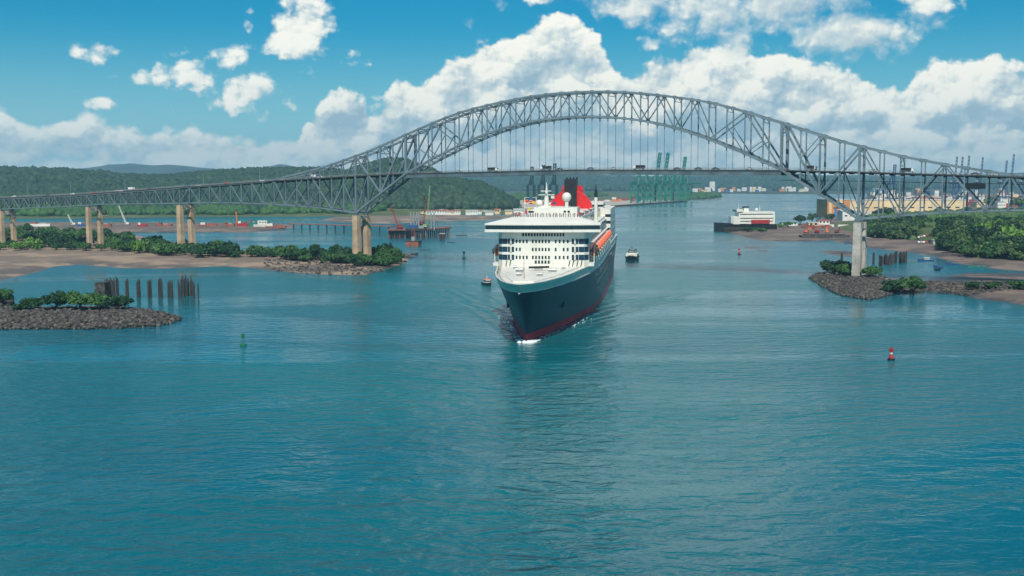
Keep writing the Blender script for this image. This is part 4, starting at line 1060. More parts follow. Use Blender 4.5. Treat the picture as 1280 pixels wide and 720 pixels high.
# wooded slope at right
nb_ = 0; _tq = []
wp_ = [at(x, y)[:2] for x, y in ((1082, 299), (1130, 303.5), (1148, 304), (1168, 309), (1182, 317), (1215, 325), (1300, 332), (1330, 333))]+[(560, 800), (600, 1300), (440, 1400), (345, 1180)]
tries = 0
while nb_ < 270 and tries < 30000:
    tries += 1
    y = rt.uniform(640, 1350)*1.0; px = rt.uniform(1078, 1330); x = (px-640)/F*y
    if sdist(wp_, np.array([x]), np.array([y]))[0] < 0: continue
    mind = 6.5 if y < 900 else 9
    if any((x-a)**2+(y-b)**2 < mind**2 for a, b in _tq): continue
    if 1143 < px < 1175 and y < 1075: continue
    _tq.append((x, y)); z = gh(h_wood, x, y); w0 = rt.uniform(12, 20)
    ht = w0*rt.uniform(.75, 1.0); top = 227.2-.0045*(px-640)+(56-(z+ht))/y*F
    lim = 270+rt.uniform(-3, 12)
    if top < lim:
        ht -= (lim-top)*y/F
        if ht < 5: continue
    lab = 'dense green tree on the wooded slope at right, '+('near front part' if y < 800 else 'middle part' if y < 1000 else 'far part')
    tree(rt.choice(['bank']*5+['mang', 'bright']), x, y, z-.3, min(w0, ht*1.5), ht, lab, 'trees on the wooded slope '+('front' if y < 800 else 'middle' if y < 1000 else 'far')); nb_ += 1
# single trees behind the mud at right
for px, py, wd, ht, kd, lab in ((1000, 281, 18, 13, 'bank', 'dark round tree on the dock peninsula, left of the pale warehouse'), (1015, 278, 14, 12, 'bank', 'pale green tree on the dock peninsula beside the orange warehouse end'), (985, 284, 14, 8, 'mang', 'low bush beside the turquoise roof on the dock peninsula'), (1038, 279, 12, 13, 'bank', 'narrow tree in front of the blue warehouse door'), (975, 284.5, 8, 6, 'bright', 'small bright bush at the left of the turquoise roof'), (935, 290, 20, 7, 'mang', 'dark green bush on the mud below the white docked ship, left one'), (950, 290, 20, 6, 'mang', 'dark green bush on the mud below the white docked ship, right one'), (1107, 276, 26, 17, 'bank', 'big dark tree in front of the beige warehouse'), (1237, 262, 16, 18, 'bank', 'dark tree beside the red containers at right'), (1274, 262, 22, 16, 'bank', 'dark tree cut by the right edge above the truss')):
    p = at(px, py, 2.6); z = gh(h_right, p.x, p.y); p = at(px, py, z); k = F/p.y
    tree(kd, p.x, p.y, z-.2, wd/k, ht/k, lab)

# forests that read as one mass: jittered clumps over the hills
def ico():
    t = (1+5**.5)/2
    v = [(-1, t, 0), (1, t, 0), (-1, -t, 0), (1, -t, 0), (0, -1, t), (0, 1, t), (0, -1, -t), (0, 1, -t), (t, 0, -1), (t, 0, 1), (-t, 0, -1), (-t, 0, 1)]
    f = [(0, 11, 5), (0, 5, 1), (0, 1, 7), (0, 7, 10), (0, 10, 11), (1, 5, 9), (5, 11, 4), (11, 10, 2), (10, 7, 6), (7, 1, 8), (3, 9, 4), (3, 4, 2), (3, 2, 6), (3, 6, 8), (3, 8, 9), (4, 9, 5), (2, 4, 11), (6, 2, 10), (8, 6, 7), (9, 8, 1)]
    v = [Vector(p).normalized() for p in v]; cache = {}; nf_ = []
    def mid(a, b):
        k = (min(a, b), max(a, b))
        if k not in cache: cache[k] = len(v); v.append(((v[a]+v[b])/2).normalized())
        return cache[k]
    for a, b, c in f:
        x, y, z = mid(a, b), mid(b, c), mid(c, a); nf_ += [(a, x, z), (b, y, x), (c, z, y), (x, y, z)]
    return np.array([tuple(p) for p in v]), np.array(nf_)
IV, IF = ico()
def clumps(name, pts, radii, m_, seed):
    r2 = np.random.RandomState(seed); n = len(pts); K = []
    for _ in range(8):
        j = IV*(1+r2.uniform(-.32, .28, (len(IV), 1))); K.append(j)
    K = np.array(K)[r2.randint(0, 8, n)]
    a = r2.rand(n)*6.28; ca, sa = np.cos(a)[:, None], np.sin(a)[:, None]
    X = K[:, :, 0]*ca-K[:, :, 1]*sa; Y = K[:, :, 0]*sa+K[:, :, 1]*ca; Z = K[:, :, 2]*.85
    V = np.stack([X, Y, Z], -1)*np.asarray(radii)[:, None, None]+np.asarray(pts)[:, None, :]
    Fc = (IF[None]+(np.arange(n)*len(IV))[:, None, None]).reshape(-1, 3)
    return tag(np_mesh(name, V.reshape(-1, 3), Fc, m_), kind='stuff')
r3 = np.random.RandomState(5)
def scatter(hf, n, ylo, yhi, pxlo, pxhi, cond, r0, r1, p=1.):
    y = ylo*(yhi/ylo)**r3.rand(n); px = r3.uniform(pxlo, pxhi, n); x = (px-640)/F*y
    z, d = hf(x, y); k = cond(x, y, z, d, px); x, y, z = x[k], y[k], z[k]; r_ = r3.uniform(r0, r1, len(x))
    return np.stack([x, y, z+r_*r3.uniform(.1, .7, len(x))], -1), r_
# shore mangrove belt, then the hills
a, ra = scatter(h_main, 9000, 1560, 2100, -80, 480, lambda x, y, z, d, px: (d > 25+30*vnoise(x, y, 120)) & (z < 14) & (px < 462+r3.rand(len(x))*25), 4, 9)
clumps('shore_mangroves', a, ra, M_mangf, 1)
a, ra = scatter(h_main, 26000, 1900, 3700, -80, 480, lambda x, y, z, d, px: (d > 60) & (z > 6), 4, 11)
b_, rb = scatter(h_main, 9000, 1950, 2500, 380, 690, lambda x, y, z, d, px: (d > 60) & (z > 5), 3.5, 10.5)
c_, rc = scatter(h_main, 3500, 1750, 2150, 470, 655, lambda x, y, z, d, px: (d > 170+80*vnoise(x, y, 90)) & (z <= 8) & (vnoise(x, y, 140) > .0), 4.5, 7)
clumps('hill_forest', np.concatenate([a, b_, c_]), np.concatenate([ra, rb, rc]), M_forest, 2)
a, ra = scatter(h_main, 3000, 3000, 4300, 640, 906, lambda x, y, z, d, px: (d > 12) & ((px > 852) | (d > 420)) , 6, 10)
clumps('point_mangroves', a, ra, M_mangf, 3)
a, ra = scatter(h_far, 9000, 5400, 7400, 560, 1320, lambda x, y, z, d, px: (d > 300+200*vnoise(x, y, 400)) & (vnoise(x, y, 600) > -.12), 12, 24)
clumps('far_forest', a, ra, M_forest, 4)
a, ra = scatter(h_right, 2600, 1400, 2400, 1080, 1330, lambda x, y, z, d, px: (d > 60) & (vnoise(x, y, 150) > .08) & (y < 1720) & (y > 1480), 5, 8)
clumps('yard_shrubs', a, ra, M_forest, 6)
a, ra = scatter(h_wood, 5200, 640, 1400, 1078, 1330, lambda x, y, z, d, px: (sdist(wp_, x, y) > 4) & ~((px > 1143) & (px < 1175) & (y < 1075)), 1.5, 4.2)
clumps('undergrowth', a, ra, M_leafd, 7)

# riprap
def boulders(name, hf, fn, n, seed, rlo, rhi):
    r2 = np.random.RandomState(seed); pts = []; rr = []
    while len(pts) < n:
        x, y = fn(r2); z, d = hf(np.array([x]), np.array([y]))
        if d[0] < -1.2: continue
        s_ = rlo*.7+(rhi*1.35-rlo*.7)*r2.rand()**3; pts.append((x, y, max(z[0], -.2)+s_*.25)); rr.append(s_)
    return clumps(name, np.array(pts), np.array(rr), M_rock, seed)
def band(px0, px1, py0, py1, z=1.):
    def fn(r2):
        p = at(r2.uniform(px0, px1), r2.uniform(py0, py1), z); return p.x, p.y
    return fn
boulders('riprap_boulders', h_rockL, band(-40, 224, 387, 411), 4600, 31, .35, 1.1)
boulders('riprap_boulders', h_cornL, band(-40, 18, 369, 386), 260, 32, .5, 1.3)
boulders('riprap_boulders', h_isleR, band(1012, 1106, 344, 374), 3200, 33, .35, 1.05)
boulders('riprap_boulders', h_isleR, band(1106, 1320, 356, 368), 2000, 34, .3, .75)
boulders('shore_stones', h_mudL, band(330, 520, 326, 345), 900, 35, .25, .85)
boulders('shore_stones', h_wood, band(1150, 1320, 312, 336), 500, 36, .5, 1.5)

# ------------------------------------------------------------------ old piles
def pile_mesh(seed, h):
    r2 = random.Random(seed); b = MB(); lx, ly = r2.uniform(-.05, .05)*h, r2.uniform(-.05, .05)*h
    b.tube((0, 0, -1.5), (lx, ly, h), .42, .34, 8)
    b.tube((lx, ly, h), (lx*1.05+.06, ly, h+.2), .34, .2, 8); return b
pm_ = [pile_mesh(i, 1.).build('timber_pile', M_wood) for i in range(1)]
pmesh = [pm_[0].data]
for i in range(5):
    o = pile_mesh(i+5, 1.).build('timber_pile', M_wood); pmesh.append(o.data); bpy.data.objects.remove(o)
bpy.data.objects.remove(pm_[0])
rp = random.Random(9)
def pile(px, py, h, label, group, th=1.):
    p = at(px, py, 0); o = bpy.data.objects.new('timber_pile', pmesh[rp.randrange(6)]); C.objects.link(o)
    o.location = (p.x, p.y, 0); o.scale = (th, th, h); o.rotation_euler = (0, 0, rp.random()*6.28)
    tag(o, label, 'pile', group)
ordn = ['first', 'second', 'third', 'fourth', 'fifth']
for ci, (x0, x1, n, b0) in enumerate(((132, 137, 4, 370), (138, 143, 4, 371), (144, 148.5, 4, 371.5), (157.5, 161, 3, 373), (171.5, 175.5, 4, 373), (185, 189, 4, 373), (198.5, 202.5, 4, 373), (211, 216, 4, 373))):
    w_ = 'dense row beside the concrete ruin' if ci < 3 else ordn[ci-3]+' cluster right of the ruin'
    for i in range(n):
        pile(x0+(x1-x0)*i/(n-1)+rp.uniform(-.5, .5), b0-rp.uniform(0, 3), rp.uniform(6.3, 8.), 'dark timber pile in the '+w_+', old dock at left', 'old dock piles, '+w_)
for i in range(13):
    pile(223+20*i/12+rp.uniform(-.6, .6), 374-rp.uniform(0, 6), rp.uniform(6, 9), 'dark leaning timber pile in the thick right-hand group of the old dock', 'old dock piles, thick right-hand group', 1.1)
pile(248, 374, 6.5, 'lone dark pile standing at the right end of the old dock', None)
p = at(125, 372, 0)
rn = empty('concrete_ruin', (p.x, p.y, 0), -.1)
tag(rn, 'dark square block ruin standing in the water at the left end of the old dock', 'ruin')
MB().box(-2.6, 2.6, 0, 5, -2, 7).build('wall', M_rock, rn)
MB().box(-2.8, 2.8, -.2, 5.2, 7, 7.5).build('cap', M_rock, rn)
MB().box(-.9, .7, -.08, .2, 1, 3.2).build('opening', M_black, rn)
for i, (px, py, n) in enumerate(((1052, 329, 1), (1082, 330, 1), (1092, 330, 1), (1101, 333, 3), (1107, 331, 3), (1113, 331, 3), (1119, 330, 3), (1126, 329, 3), (1131, 328, 3))):
    for j in range(n):
        pile(px+(j-(n-1)/2)*1.6, py-rp.uniform(0, 2), rp.uniform(5.2, 6.6), ('lone thick dark pile left of the right bridge pier' if i == 0 else 'single thick dark pile right of the right bridge pier' if i < 3 else 'thick dark pile in the old jetty cluster in the bay at right'), None if i == 0 else 'old jetty piles '+('single' if i < 3 else 'cluster'), 2.2 if i < 3 else 1.8)

# ------------------------------------------------------------------ buoys
def buoy(px, py, mcol, name, label, s=1., green=False):
    p = at(px, py, 0); o = empty('channel_buoy', (p.x, p.y, 0), .3, s); tag(o, label, 'buoy')
    MB().lathe([(.3, -.6), (1.05, -.4), (1.15, .2), (1.1, .55), (.5, .75)], n=20).build('float', M_black if not green else mcol, o, smooth=False)
    t = MB()
    if green:
        for a in range(4): x, y = .62*math.cos(a*1.57+.78), .62*math.sin(a*1.57+.78); t.tube((x, y, .6), (x*.45, y*.45, 3.), .07, .06, 6)
        for z in (1.2, 2.): t.lathe([(.56-.11*z, 0), (.6-.11*z, .06), (.56-.11*z, .12)], (0, 0, z), 12)
        t.build('lattice_tower', mcol, o)
        MB().box(-.62, .62, -.05, .05, 2.5, 3.9).box(-.05, .05, -.62, .62, 2.5, 3.9).build('square_daymark', mcol, o)
    else:
        t.lathe([(.95, .5), (.8, .7), (.42, 2.), (.42, 2.1)], n=16).build('tower', mcol, o)
        MB().lathe([(.43, 1.5), (.46, 1.52), (.46, 2.4), (.43, 2.42)], n=16).build('white_band', M_white, o)
        MB().lathe([(.55, 2.45), (.58, 2.6), (.58, 3.7), (.3, 3.8)], n=16).build('daymark', mcol, o)
    l = MB().tube((0, 0, 3.75), (0, 0, 4.1), .13, .13, 8); l.build('lantern', M_glass, o)
buoy(304, 432, M_green, '', 'green channel buoy floating in the open water below the near rock spit', 1.05, True)
buoy(1114, 450, M_redb, '', 'big red buoy with a white band, nearest the viewer at lower right', 1.02)
buoy(924, 318, M_redb, '', 'small red buoy in mid channel, right of the black tug', 1.2)
buoy(580, 323, M_green, '', 'small distant green buoy left of the cruise ship', 1.3, True)

# ------------------------------------------------------------------ small craft
def hull_mesh(mb, L, W_, hgt, n=10, sheer=.5):
    v = []; f = []
    for i in range(n+1):
        t = i/n; x = -L/2+L*t; k = (1-max(0, (t-.45)/.55)**2.4); k = max(k, .02)*(.86+.14*min(1, t*4))
        s_ = sheer*max(0, t-.4)**1.5*2
        v += [(x, -W_/2*k, hgt+s_), (x-.02*L*(1-t), -W_/2*k*.8, -.5), (x-.02*L*(1-t), W_/2*k*.8, -.5), (x, W_/2*k, hgt+s_)]
    for i in range(n):
        for j in range(3): a = i*4+j; f.append((a, a+1, a+5, a+4))
        f.append((i*4+3, i*4, i*4+4, i*4+7))
    f.append((0, 3, 2, 1)); f.append((n*4, n*4+1, n*4+2, n*4+3)); return mb.add(v, f)
def heading(p, deg): return math.radians(deg)
# tug
p = at(790, 324.5, 0); tg = empty('tug_boat', (p.x, p.y, 0), R(-100)); tag(tg, 'black-hulled tug boat with white wheelhouse, right of the cruise ship', 'tug boat')
hull_mesh(MB(), 25, 10.5, 2.3, 14, 1.2).build('hull', M_black, tg)
MB().box(-9, 6.5, -3.9, 3.9, 2.0, 4.6).build('deck_house', M_white, tg)
MB().prism([(-1.5, -2.6), (3.8, -2.6), (4.8, -1.4), (4.8, 1.4), (3.8, 2.6), (-1.5, 2.6)], 4.6, 6.4).build('wheelhouse', M_white, tg)
MB().prism([(-1.3, -2.66), (3.85, -2.66), (4.9, -1.45), (4.9, 1.45), (3.85, 2.66), (-1.3, 2.66)], 5.3, 6.1).build('wheelhouse_window', M_glass, tg)
MB().box(-1.8, 4.4, -2.4, 2.4, 6.4, 6.7).build('roof', M_black, tg)
MB().tube((1, 0, 6.7), (1, 0, 10.5), .18, .1, 6).bar((1, -1.4, 8.8), (1, 1.4, 8.8), .15).build('mast', M_black, tg)
for y in (-2.2, 2.2): MB().tube((-4.8, y, 4.4), (-4.8, y, 7.2), .75, .65, 10).build('exhaust_stack', M_black, tg)
MB().tube((-9.2, -4.3, 2.5), (-9.2, 4.3, 2.5), .5, .5, 8).tube((11.5, -2, 3.), (11.5, 2, 3.), .7, .7, 8).build('fender', M_tyre, tg)
MB().box(-7.5, 4.5, -4., 4., 3.1, 3.8).build('house_window', M_glass, tg)
# pilot launch
p = at(609, 356.5, 0); pl = empty('pilot_launch', (p.x, p.y, 0), R(-70)); tag(pl, 'small launch with pale orange-topped cabin, left of the cruise ship', 'boat')
hull_mesh(MB(), 11.5, 3.9, 1.3, 12, .7).build('hull', M_black, pl)
MB().prism([(-3.2, -1.35), (2.2, -1.35), (3., -.8), (3., .8), (2.2, 1.35), (-3.2, 1.35)], 1.2, 3.1).build('cabin', M_white, pl)
MB().prism([(-2.8, -1.4), (2.25, -1.4), (3.06, -.84), (3.06, .84), (2.25, 1.4), (-2.8, 1.4)], 2.1, 2.75).build('cabin_window', M_glass, pl)
MB().box(-3.1, 2.2, -1.25, 1.25, 3.1, 3.35).build('cabin_roof', M_orange, pl)
MB().tube((-.6, 0, 3.3), (-.6, 0, 5.4), .07, .04, 6).bar((-.6, -.7, 4.5), (-.6, .7, 4.5), .1).build('mast', M_white, pl)
# moored skiffs in the bay
for i, (px, py, L, mc, cab, deg, lab) in enumerate(((1157, 325.5, 11, M_hullb, 1, 175, 'blue boat with a white cabin moored in the bay, left of the other skiffs'), (1190, 330.5, 8.5, M_hullb, 0, 165, 'open blue skiff moored in the middle of the bay'), (1222, 334, 12, M_hullg, 0, 182, 'long turquoise skiff lying on the mud below the wooded slope'), (1173, 334, 6, M_hullb, 0, 150, 'tiny low skiff in the shallows nearest the islet'), (1172, 337.3, 4, M_black, 0, 10, 'tiny dark dinghy in the shallows behind the islet'), (1083, 299.5, 10, M_white, 1, 190, 'white boat beached just right of the right bridge pier'), (1103, 301.5, 13, M_rust, 0, 176, 'long rusty brown boat beached right of the right bridge pier'), (1062, 303.8, 9, M_hullb, 0, 184, 'blue skiff floating just left of the right bridge pier'), (1052, 297, 8, M_white, 1, 175, 'white launch on the mud left of the right bridge pier'), (518, 318, 6, M_wood, 0, 20, 'small dark skiff off the tip of the left mudflat'))):
    p = at(px, py, .3); b = empty('skiff', (p.x, p.y, .15), R(deg)); tag(b, lab, 'boat')
    hull_mesh(MB(), L, L*.26, .9, 10, .7).build('hull', mc, b)
    MB().prism([(-L*.42, -L*.1), (L*.25, -L*.1), (L*.36, 0), (L*.25, L*.1), (-L*.42, L*.1)], .92, .96).build('deck', M_grey, b)
    if cab:
        MB().box(-L*.22, L*.12, -L*.08, L*.08, .9, 2.3).build('cabin', M_white, b); MB().box(-L*.2, L*.125, -L*.083, L*.083, 1.5, 2.).build('cabin_window', M_glass, b)
    else: MB().bar((-L*.15, -L*.1, 1.), (-L*.15, L*.1, 1.), .4, .12).bar((L*.1, -L*.1, 1.), (L*.1, L*.1, 1.), .4, .12).build('thwart', M_wood, b)
# pontoon and dolphin in the channel left of centre
p = at(517, 307.5, 0); po = empty('work_pontoon', (p.x, p.y, 0), -.2); tag(po, 'square rusty pontoon with a small pump tower, right of the left mudflat tip', 'pontoon')
MB().box(-5.8, 5.8, -5, 5, -1, 4.6).build('float', M_rust, po); MB().box(-5.95, 5.95, -5.15, 5.15, 3.9, 4.7).build('coaming', M_wood, po)
MB().box(-1.6, 1.6, -1.5, 1.5, 4.6, 8.2).build('pump_house', M_grey, po)
t_ = MB(); [t_.bar((x*1.6, y*1.6, 8.2), (x*.8, y*.8, 16), .25) for x in (-1, 1) for y in (-1, 1)]; [t_.bar((-1.4+z*.05, -1.4, 8.2+z), (1.4-z*.05, -1.4, 9.8+z), .18) for z in (0, 2, 4, 6)]; t_.build('lattice_tower', M_rust, po)
p = at(553, 300.5, 0); do = empty('mooring_dolphin', (p.x, p.y, 0)); tag(do, 'short cluster of piles with a pale cap, right of the pontoon', 'mooring dolphin')
for x, y in ((-2, -1.5), (0, -1.8), (2, -1.5), (-1, 1.4), (1.4, 1.4)): MB().tube((x, y, -1), (x*.9, y*.9, 6.3), .55, .5, 8).build('pile', M_wood, do)
MB().box(-2.6, 2.6, -2.2, 2.2, 6.2, 6.9).build('cap', M_conc, do)
for i, (px, py, L) in enumerate(((577, 294.5, 12), (564, 303.3, 7), (531, 312.5, 9))):
    p = at(px, py, 0); o = MB().tube((-L/2, 0, .1), (L/2, .6, .15), .5, .35, 7).tube((-L*.1, .2, .2), (L*.15, 1.6, .6), .2, .1, 5).build('driftwood_log', M_wood, loc=(p.x, p.y, 0), rz=.1*i)
    tag(o, ['dark drifting log farthest right of the pontoon', 'small dark drifting log between pontoon and green buoy', 'faint drifting log just below the dolphin'][i], 'log')

# ------------------------------------------------------------------ construction jetty at left centre
def along(p, q, t): return Vector(p)+(Vector(q)-Vector(p))*t
JA, JB = at(362, 287, 0), at(492, 291, 0); JZ = 7.
jt = empty('access_trestle', (JA.x, JA.y, 0)); tag(jt, 'long thin brown trestle on piles leading to the construction jetty at left', 'trestle')
off_ = Vector((JA.x, JA.y, 0))
MB().bar(Vector((0, 0, JZ)), Vector((JB.x-JA.x, JB.y-JA.y, JZ)), 7, .8).build('deck', M_rust, jt)
for k in range(12):
    q = (JB-JA)*((k+.5)/12); m3 = MB()
    for y in (-2.6, 2.6): m3.tube((q.x, q.y+y, -1.5), (q.x, q.y+y, JZ-.4), .38, .38, 7)
    m3.bar((q.x, q.y-3.2, JZ-.7), (q.x, q.y+3.2, JZ-.7), .7, .5); m3.build('pile_bent', M_wood, jt)
r_ = MB(); 
for z in (.8, 1.3): r_.bar(Vector((0, -3.4, JZ+z)), Vector((JB.x-JA.x, JB.y-JA.y-3.4, JZ+z)), .12)
r_.build('handrail', M_grey, jt)
P1 = at(524, 297, 0); pf = empty('construction_platform', (P1.x, P1.y, 0), .03); tag(pf, 'rust-brown construction jetty on many piles with tubes and cranes, left of the cruise ship', 'jetty')
kx = P1.y/F
MB().box(-38*kx, -8*kx, -8, 14, 7.6, 8.8).build('deck', M_rust, pf)
MB().box(-16*kx, 8*kx, -14, 10, 7.4, 9.6).build('deck', M_wood, pf)
MB().prism([(6*kx, 8), (10*kx, -6), (38*kx, 44), (39*kx, 58), (30*kx, 58)], 7.4, 8.6).build('deck', M_rust, pf)
for i in range(34):
    x = -37*kx+i*2.2*kx; y0_ = 0 if i < 14 else -8 if i < 21 else (i-20)*3.6
    if i == 0 or i % 1 == 0:
        MB().tube((x, y0_-4, -1.5), (x, y0_-4, 7.6), .5, .5, 7).tube((x, y0_+6, -1.5), (x, y0_+6, 7.6), .5, .5, 7).build('pile', M_wood if i % 3 else M_rust, pf)
MB().box(-14*kx, -2*kx, -6, 6, 9.6, 13).build('engine_house', M_hullb, pf)
MB().box(0, 6*kx, -6, 4, 9.6, 11.8).build('store', M_grey, pf)
for i, x in enumerate((-10.5, -6.8, -3, -.6, 14.8, 18.6)):
    MB().tube((x*kx, 6, 7), (x*kx, 6, 26 if i < 4 else 25), .75, .75, 9).build('tube_pile', M_grey, pf)
MB().bar((-10.5*kx, 5, 20), (-.6*kx, 5, 20), .6).bar((-10.5*kx, 5, 14), (-.6*kx, 5, 20), .4).build('guide_frame', M_grey, pf)
def crawler(px, py, z, x1, y1, mc, lab, Y=None, tele=False, mir=1):
    """lattice boom crane standing at one pixel with its boom tip at another"""
    p = at(px, py, z) if Y is None else Vector((ax(px, Y), Y, z)); q = Vector((ax(x1, p.y), p.y, az_(x1, y1, p.y)))
    o = empty('crawler_crane', (p.x, p.y, z)); tag(o, lab, 'crane')
    for y in (-1.8, 1.8): MB().box(-3, 3, y-.5, y+.5, 0, 1.1).build('track', M_black, o)
    s_ = 1 if q.x > p.x else -1
    bd = MB().box(-2.6, 2.4, -1.7, 1.7, 1.2, 3.6).build('cab_body', mc, o)
    MB().box(min(s_*1.2, s_*2.5), max(s_*1.2, s_*2.5), -1.75, -.4, 2.2, 3.4).build('cab_window', M_glass, bd)
    b = MB(); a = Vector((s_*1.6, 0, 2.2)); t = q-p; d_ = (t-a).normalized(); sd = Vector((0, 1, 0)); up = d_.cross(sd)
    if tele: b.bar(a, t, 1.3)
    else:
        for i in (-1, 1):
            for j in (-1, 1): b.bar(a+sd*i*.8+up*j*.8, t+sd*i*.3+up*j*.3, .28)
        n = int((t-a).length/2.2)
        for k in range(n):
            u0, u1 = a+(t-a)*(k/n), a+(t-a)*((k+1)/n)
            for i in (-1, 1): b.bar(u0+sd*i*.7+up*.7, u1+sd*i*.7-up*.7, .16); b.bar(u0+sd*.7+up*i*.7, u1-sd*.7+up*i*.7, .16)
    b.build('boom', mc, o)
    MB().bar(t, t+Vector((0, 0, -max(4, (t.z)*.45))), .12).build('hoist_rope', M_black, o)
    MB().bar(Vector((-s_*2, 0, 3.4)), t, .12).build('stay', M_black, o); return o
crawler(532, 282, 9.6, 538, 232, mat('crane lime paint', (.30, .45, .20)), 'pale green lattice crane with upright boom on the construction jetty', Y=P1.y)
crawler(500, 284, 9, 489, 258, M_redb, 'red lattice crane leaning left on the construction jetty', Y=P1.y)
crawler(527, 281, 12, 534, 245, M_rust, 'short brown lattice crane behind the pale green one on the jetty', Y=P1.y+14)
# machines and barges on the bank at left
def on_bank(px, py=283): p = at(px, py, 3.2); return p
crawler(93, 284, 3., 86, 268, M_white, 'small white crane leaning left on the far bank at left', Y=1420)
crawler(160, 284, 3., 150, 257, M_white, 'tall white crane leaning left on the far bank, between the two left piers', Y=1420)
crawler(299, 281, 3., 296, 264, mat('machine orange', (.6, .2, .04)), 'orange excavator with raised arm on the bank right of the twin-column pier', Y=1380, tele=True)
for i, (px, wd, h_, mc, lab) in enumerate(((50, 26, 3.4, M_white, 'long white barge on the far bank left of the small crane'), (105, 16, 3, M_hullb, 'blue barge on the far bank right of the small white crane'), (130, 18, 3, M_rust, 'brown barge between the two left piers'), (178, 12, 2.4, M_redb, 'short red barge right of the tall white crane'), (205, 20, 2.4, M_rust, 'rusty barge just left of the twin-column pier'), (260, 22, 2.4, M_rust, 'rust-red barge right of the twin-column pier'), (286, 14, 3, M_rust, 'brown barge left of the orange excavator'), (304, 14, 4, M_redb, 'short red barge under the orange excavator'), (316, 10, 5, M_teal, 'green hopper barge right of the orange excavator'), (345, 26, 2.2, M_rust, 'long rusty barge at the landward end of the trestle'))):
    p = at(px, 283, 3.4); L = wd*p.y/F; o = empty('barge', (p.x, p.y, gh(h_bank, p.x, p.y)-.2), rp.uniform(-.15, .15)); tag(o, lab, 'barge')
    MB().yprism([(-L/2, .8), (-L/2+1.5, 0), (L/2-1.5, 0), (L/2, .8), (L/2, h_), (-L/2, h_)], -3.5, 3.5).build('hull', mc, o)
    MB().box(-L*.4, -L*.15, -2.5, 2.5, h_, h_+2.4).build('deck_house', M_white if i % 2 else M_rust, o)
    MB().box(L*.0, L*.3, -2, 2, h_, h_+1.3).build('cargo', M_rust if i % 2 else M_grey, o)
p = at(329, 283, 3.4); wb = empty('white_launch', (p.x, p.y, 3)); tag(wb, 'white two-deck motor launch beached right of the orange excavator', 'boat')
hull_mesh(MB(), 22, 7, 3, 12, 1.4).build('hull', M_white, wb); wh = MB().box(-6, 5, -2.6, 2.6, 3, 7.5).build('cabin', M_white, wb)
for x in (-4, -.5, 2.5): MB().box(x, x+1.6, -2.68, 2.68, 4.6, 6.2).build('cabin_window', M_glass, wh)

# ------------------------------------------------------------------ buildings
def windows(mb_list, parent, wx, d, z0, z1, n, ww, hh, side=-1, m_=None):
    for i in range(n):
        x = -wx/2+(i+.5)*wx/n
        MB().box(x-ww/2, x+ww/2, -d/2-.12, -d/2+.1, z0, z0+hh).build('window', m_ or M_glass, parent)
def building(px, Y, wpx, ztop, mwall, mroof, label, cat='building', z=2.5, depth=18, nwin=5, rows=1, rz=0., gable=False, name='building', group=None):
    w_ = wpx*Y/F; h_ = ztop; o = empty(name, (ax(px, Y), Y, z), rz); tag(o, label, cat, group)
    wl = MB().box(-w_/2, w_/2, -depth/2, depth/2, -2, h_).build('wall', mwall, o)
    r_ = MB()
    if gable: r_.add([(-w_/2-.6, -depth/2-.6, h_), (w_/2+.6, -depth/2-.6, h_), (w_/2+.6, 0, h_+depth*.07), (-w_/2-.6, 0, h_+depth*.07), (-w_/2-.6, depth/2+.6, h_), (w_/2+.6, depth/2+.6, h_)], [(0, 1, 2, 3), (3, 2, 5, 4), (1, 5, 2), (0, 3, 4), (0, 4, 5, 1)])
    else: r_.box(-w_/2-.5, w_/2+.5, -depth/2-.5, depth/2+.5, h_, h_+.7)
    r_.build('roof', mroof, o)
    for k in range(rows): windows(None, wl, w_*.94, depth, h_/rows*(k+.45), 0, nwin, w_/nwin*.45, min(1.8, h_/rows*.4))
    return o
# beige warehouse row at right
WY = 1760
wh = building(1125, WY, 142, 22, M_beige, M_roof, 'long beige warehouse behind the wooded slope, seen through the right side span', depth=60, nwin=12, name='warehouse')
for i in range(9): MB().box(-88+i*21, -86.6+i*21, -30.3, -29.9, 0, 21.6).build('pilaster', M_roof, wh)
for px, c, mm in ((1098, 'red', 0), (1144, 'red', 0), (1160, 'red', 0)):
    MB().box((px-1125)*WY/F-9, (px-1125)*WY/F+9, -30.5, -29.9, 0, 4.2).build('loading_door', M_redb, wh)
wo_ = building(1040, WY-40, 27, 24, M_orangew, M_roof, 'tall orange and yellow striped warehouse end at the left of the beige warehouse', depth=60, nwin=1, name='warehouse')
for i, mm in enumerate((M_beige, M_blue, M_beige, M_blue)): 
    x = -14+i*8.; MB().box(x, x+3.6, -30.4, -29.9, -1, 24 if mm is M_beige else 11).build('wall_panel', mm, wo_)
building(1060, 1500, 22, 12, M_wwall, M_roof, 'white gabled shed just right of the right bridge pier', depth=26, nwin=3, gable=True, name='shed')
building(1082, 1560, 22, 8, M_wwall, M_roof, 'low pale shed in front of the beige warehouse', depth=20, nwin=4, gable=True, name='shed')
building(985, 1330, 20, 3.4, M_wwall, M_teal, 'long low shed with a turquoise roof on the dock peninsula', depth=12, nwin=4, gable=True, name='shed')
building(1028, 1360, 14, 4.5, M_wwall, M_roofr, 'small shed with a red roof left of the right bridge pier', depth=12, nwin=3, gable=True, name='shed')
building(1015, 1300, 12, 4.5, M_beige, M_roof, 'small beige hut on the dock peninsula', depth=10, nwin=2, gable=True, name='shed')
rb_ = random.Random(17)
wallc = [M_wwall, M_beige, M_wwall, M_blue, M_orangew]; roofc = [M_roof, M_roofr, M_roof]
tones = {M_wwall: 'white', M_beige: 'beige', M_blue: 'blue', M_orangew: 'orange'}
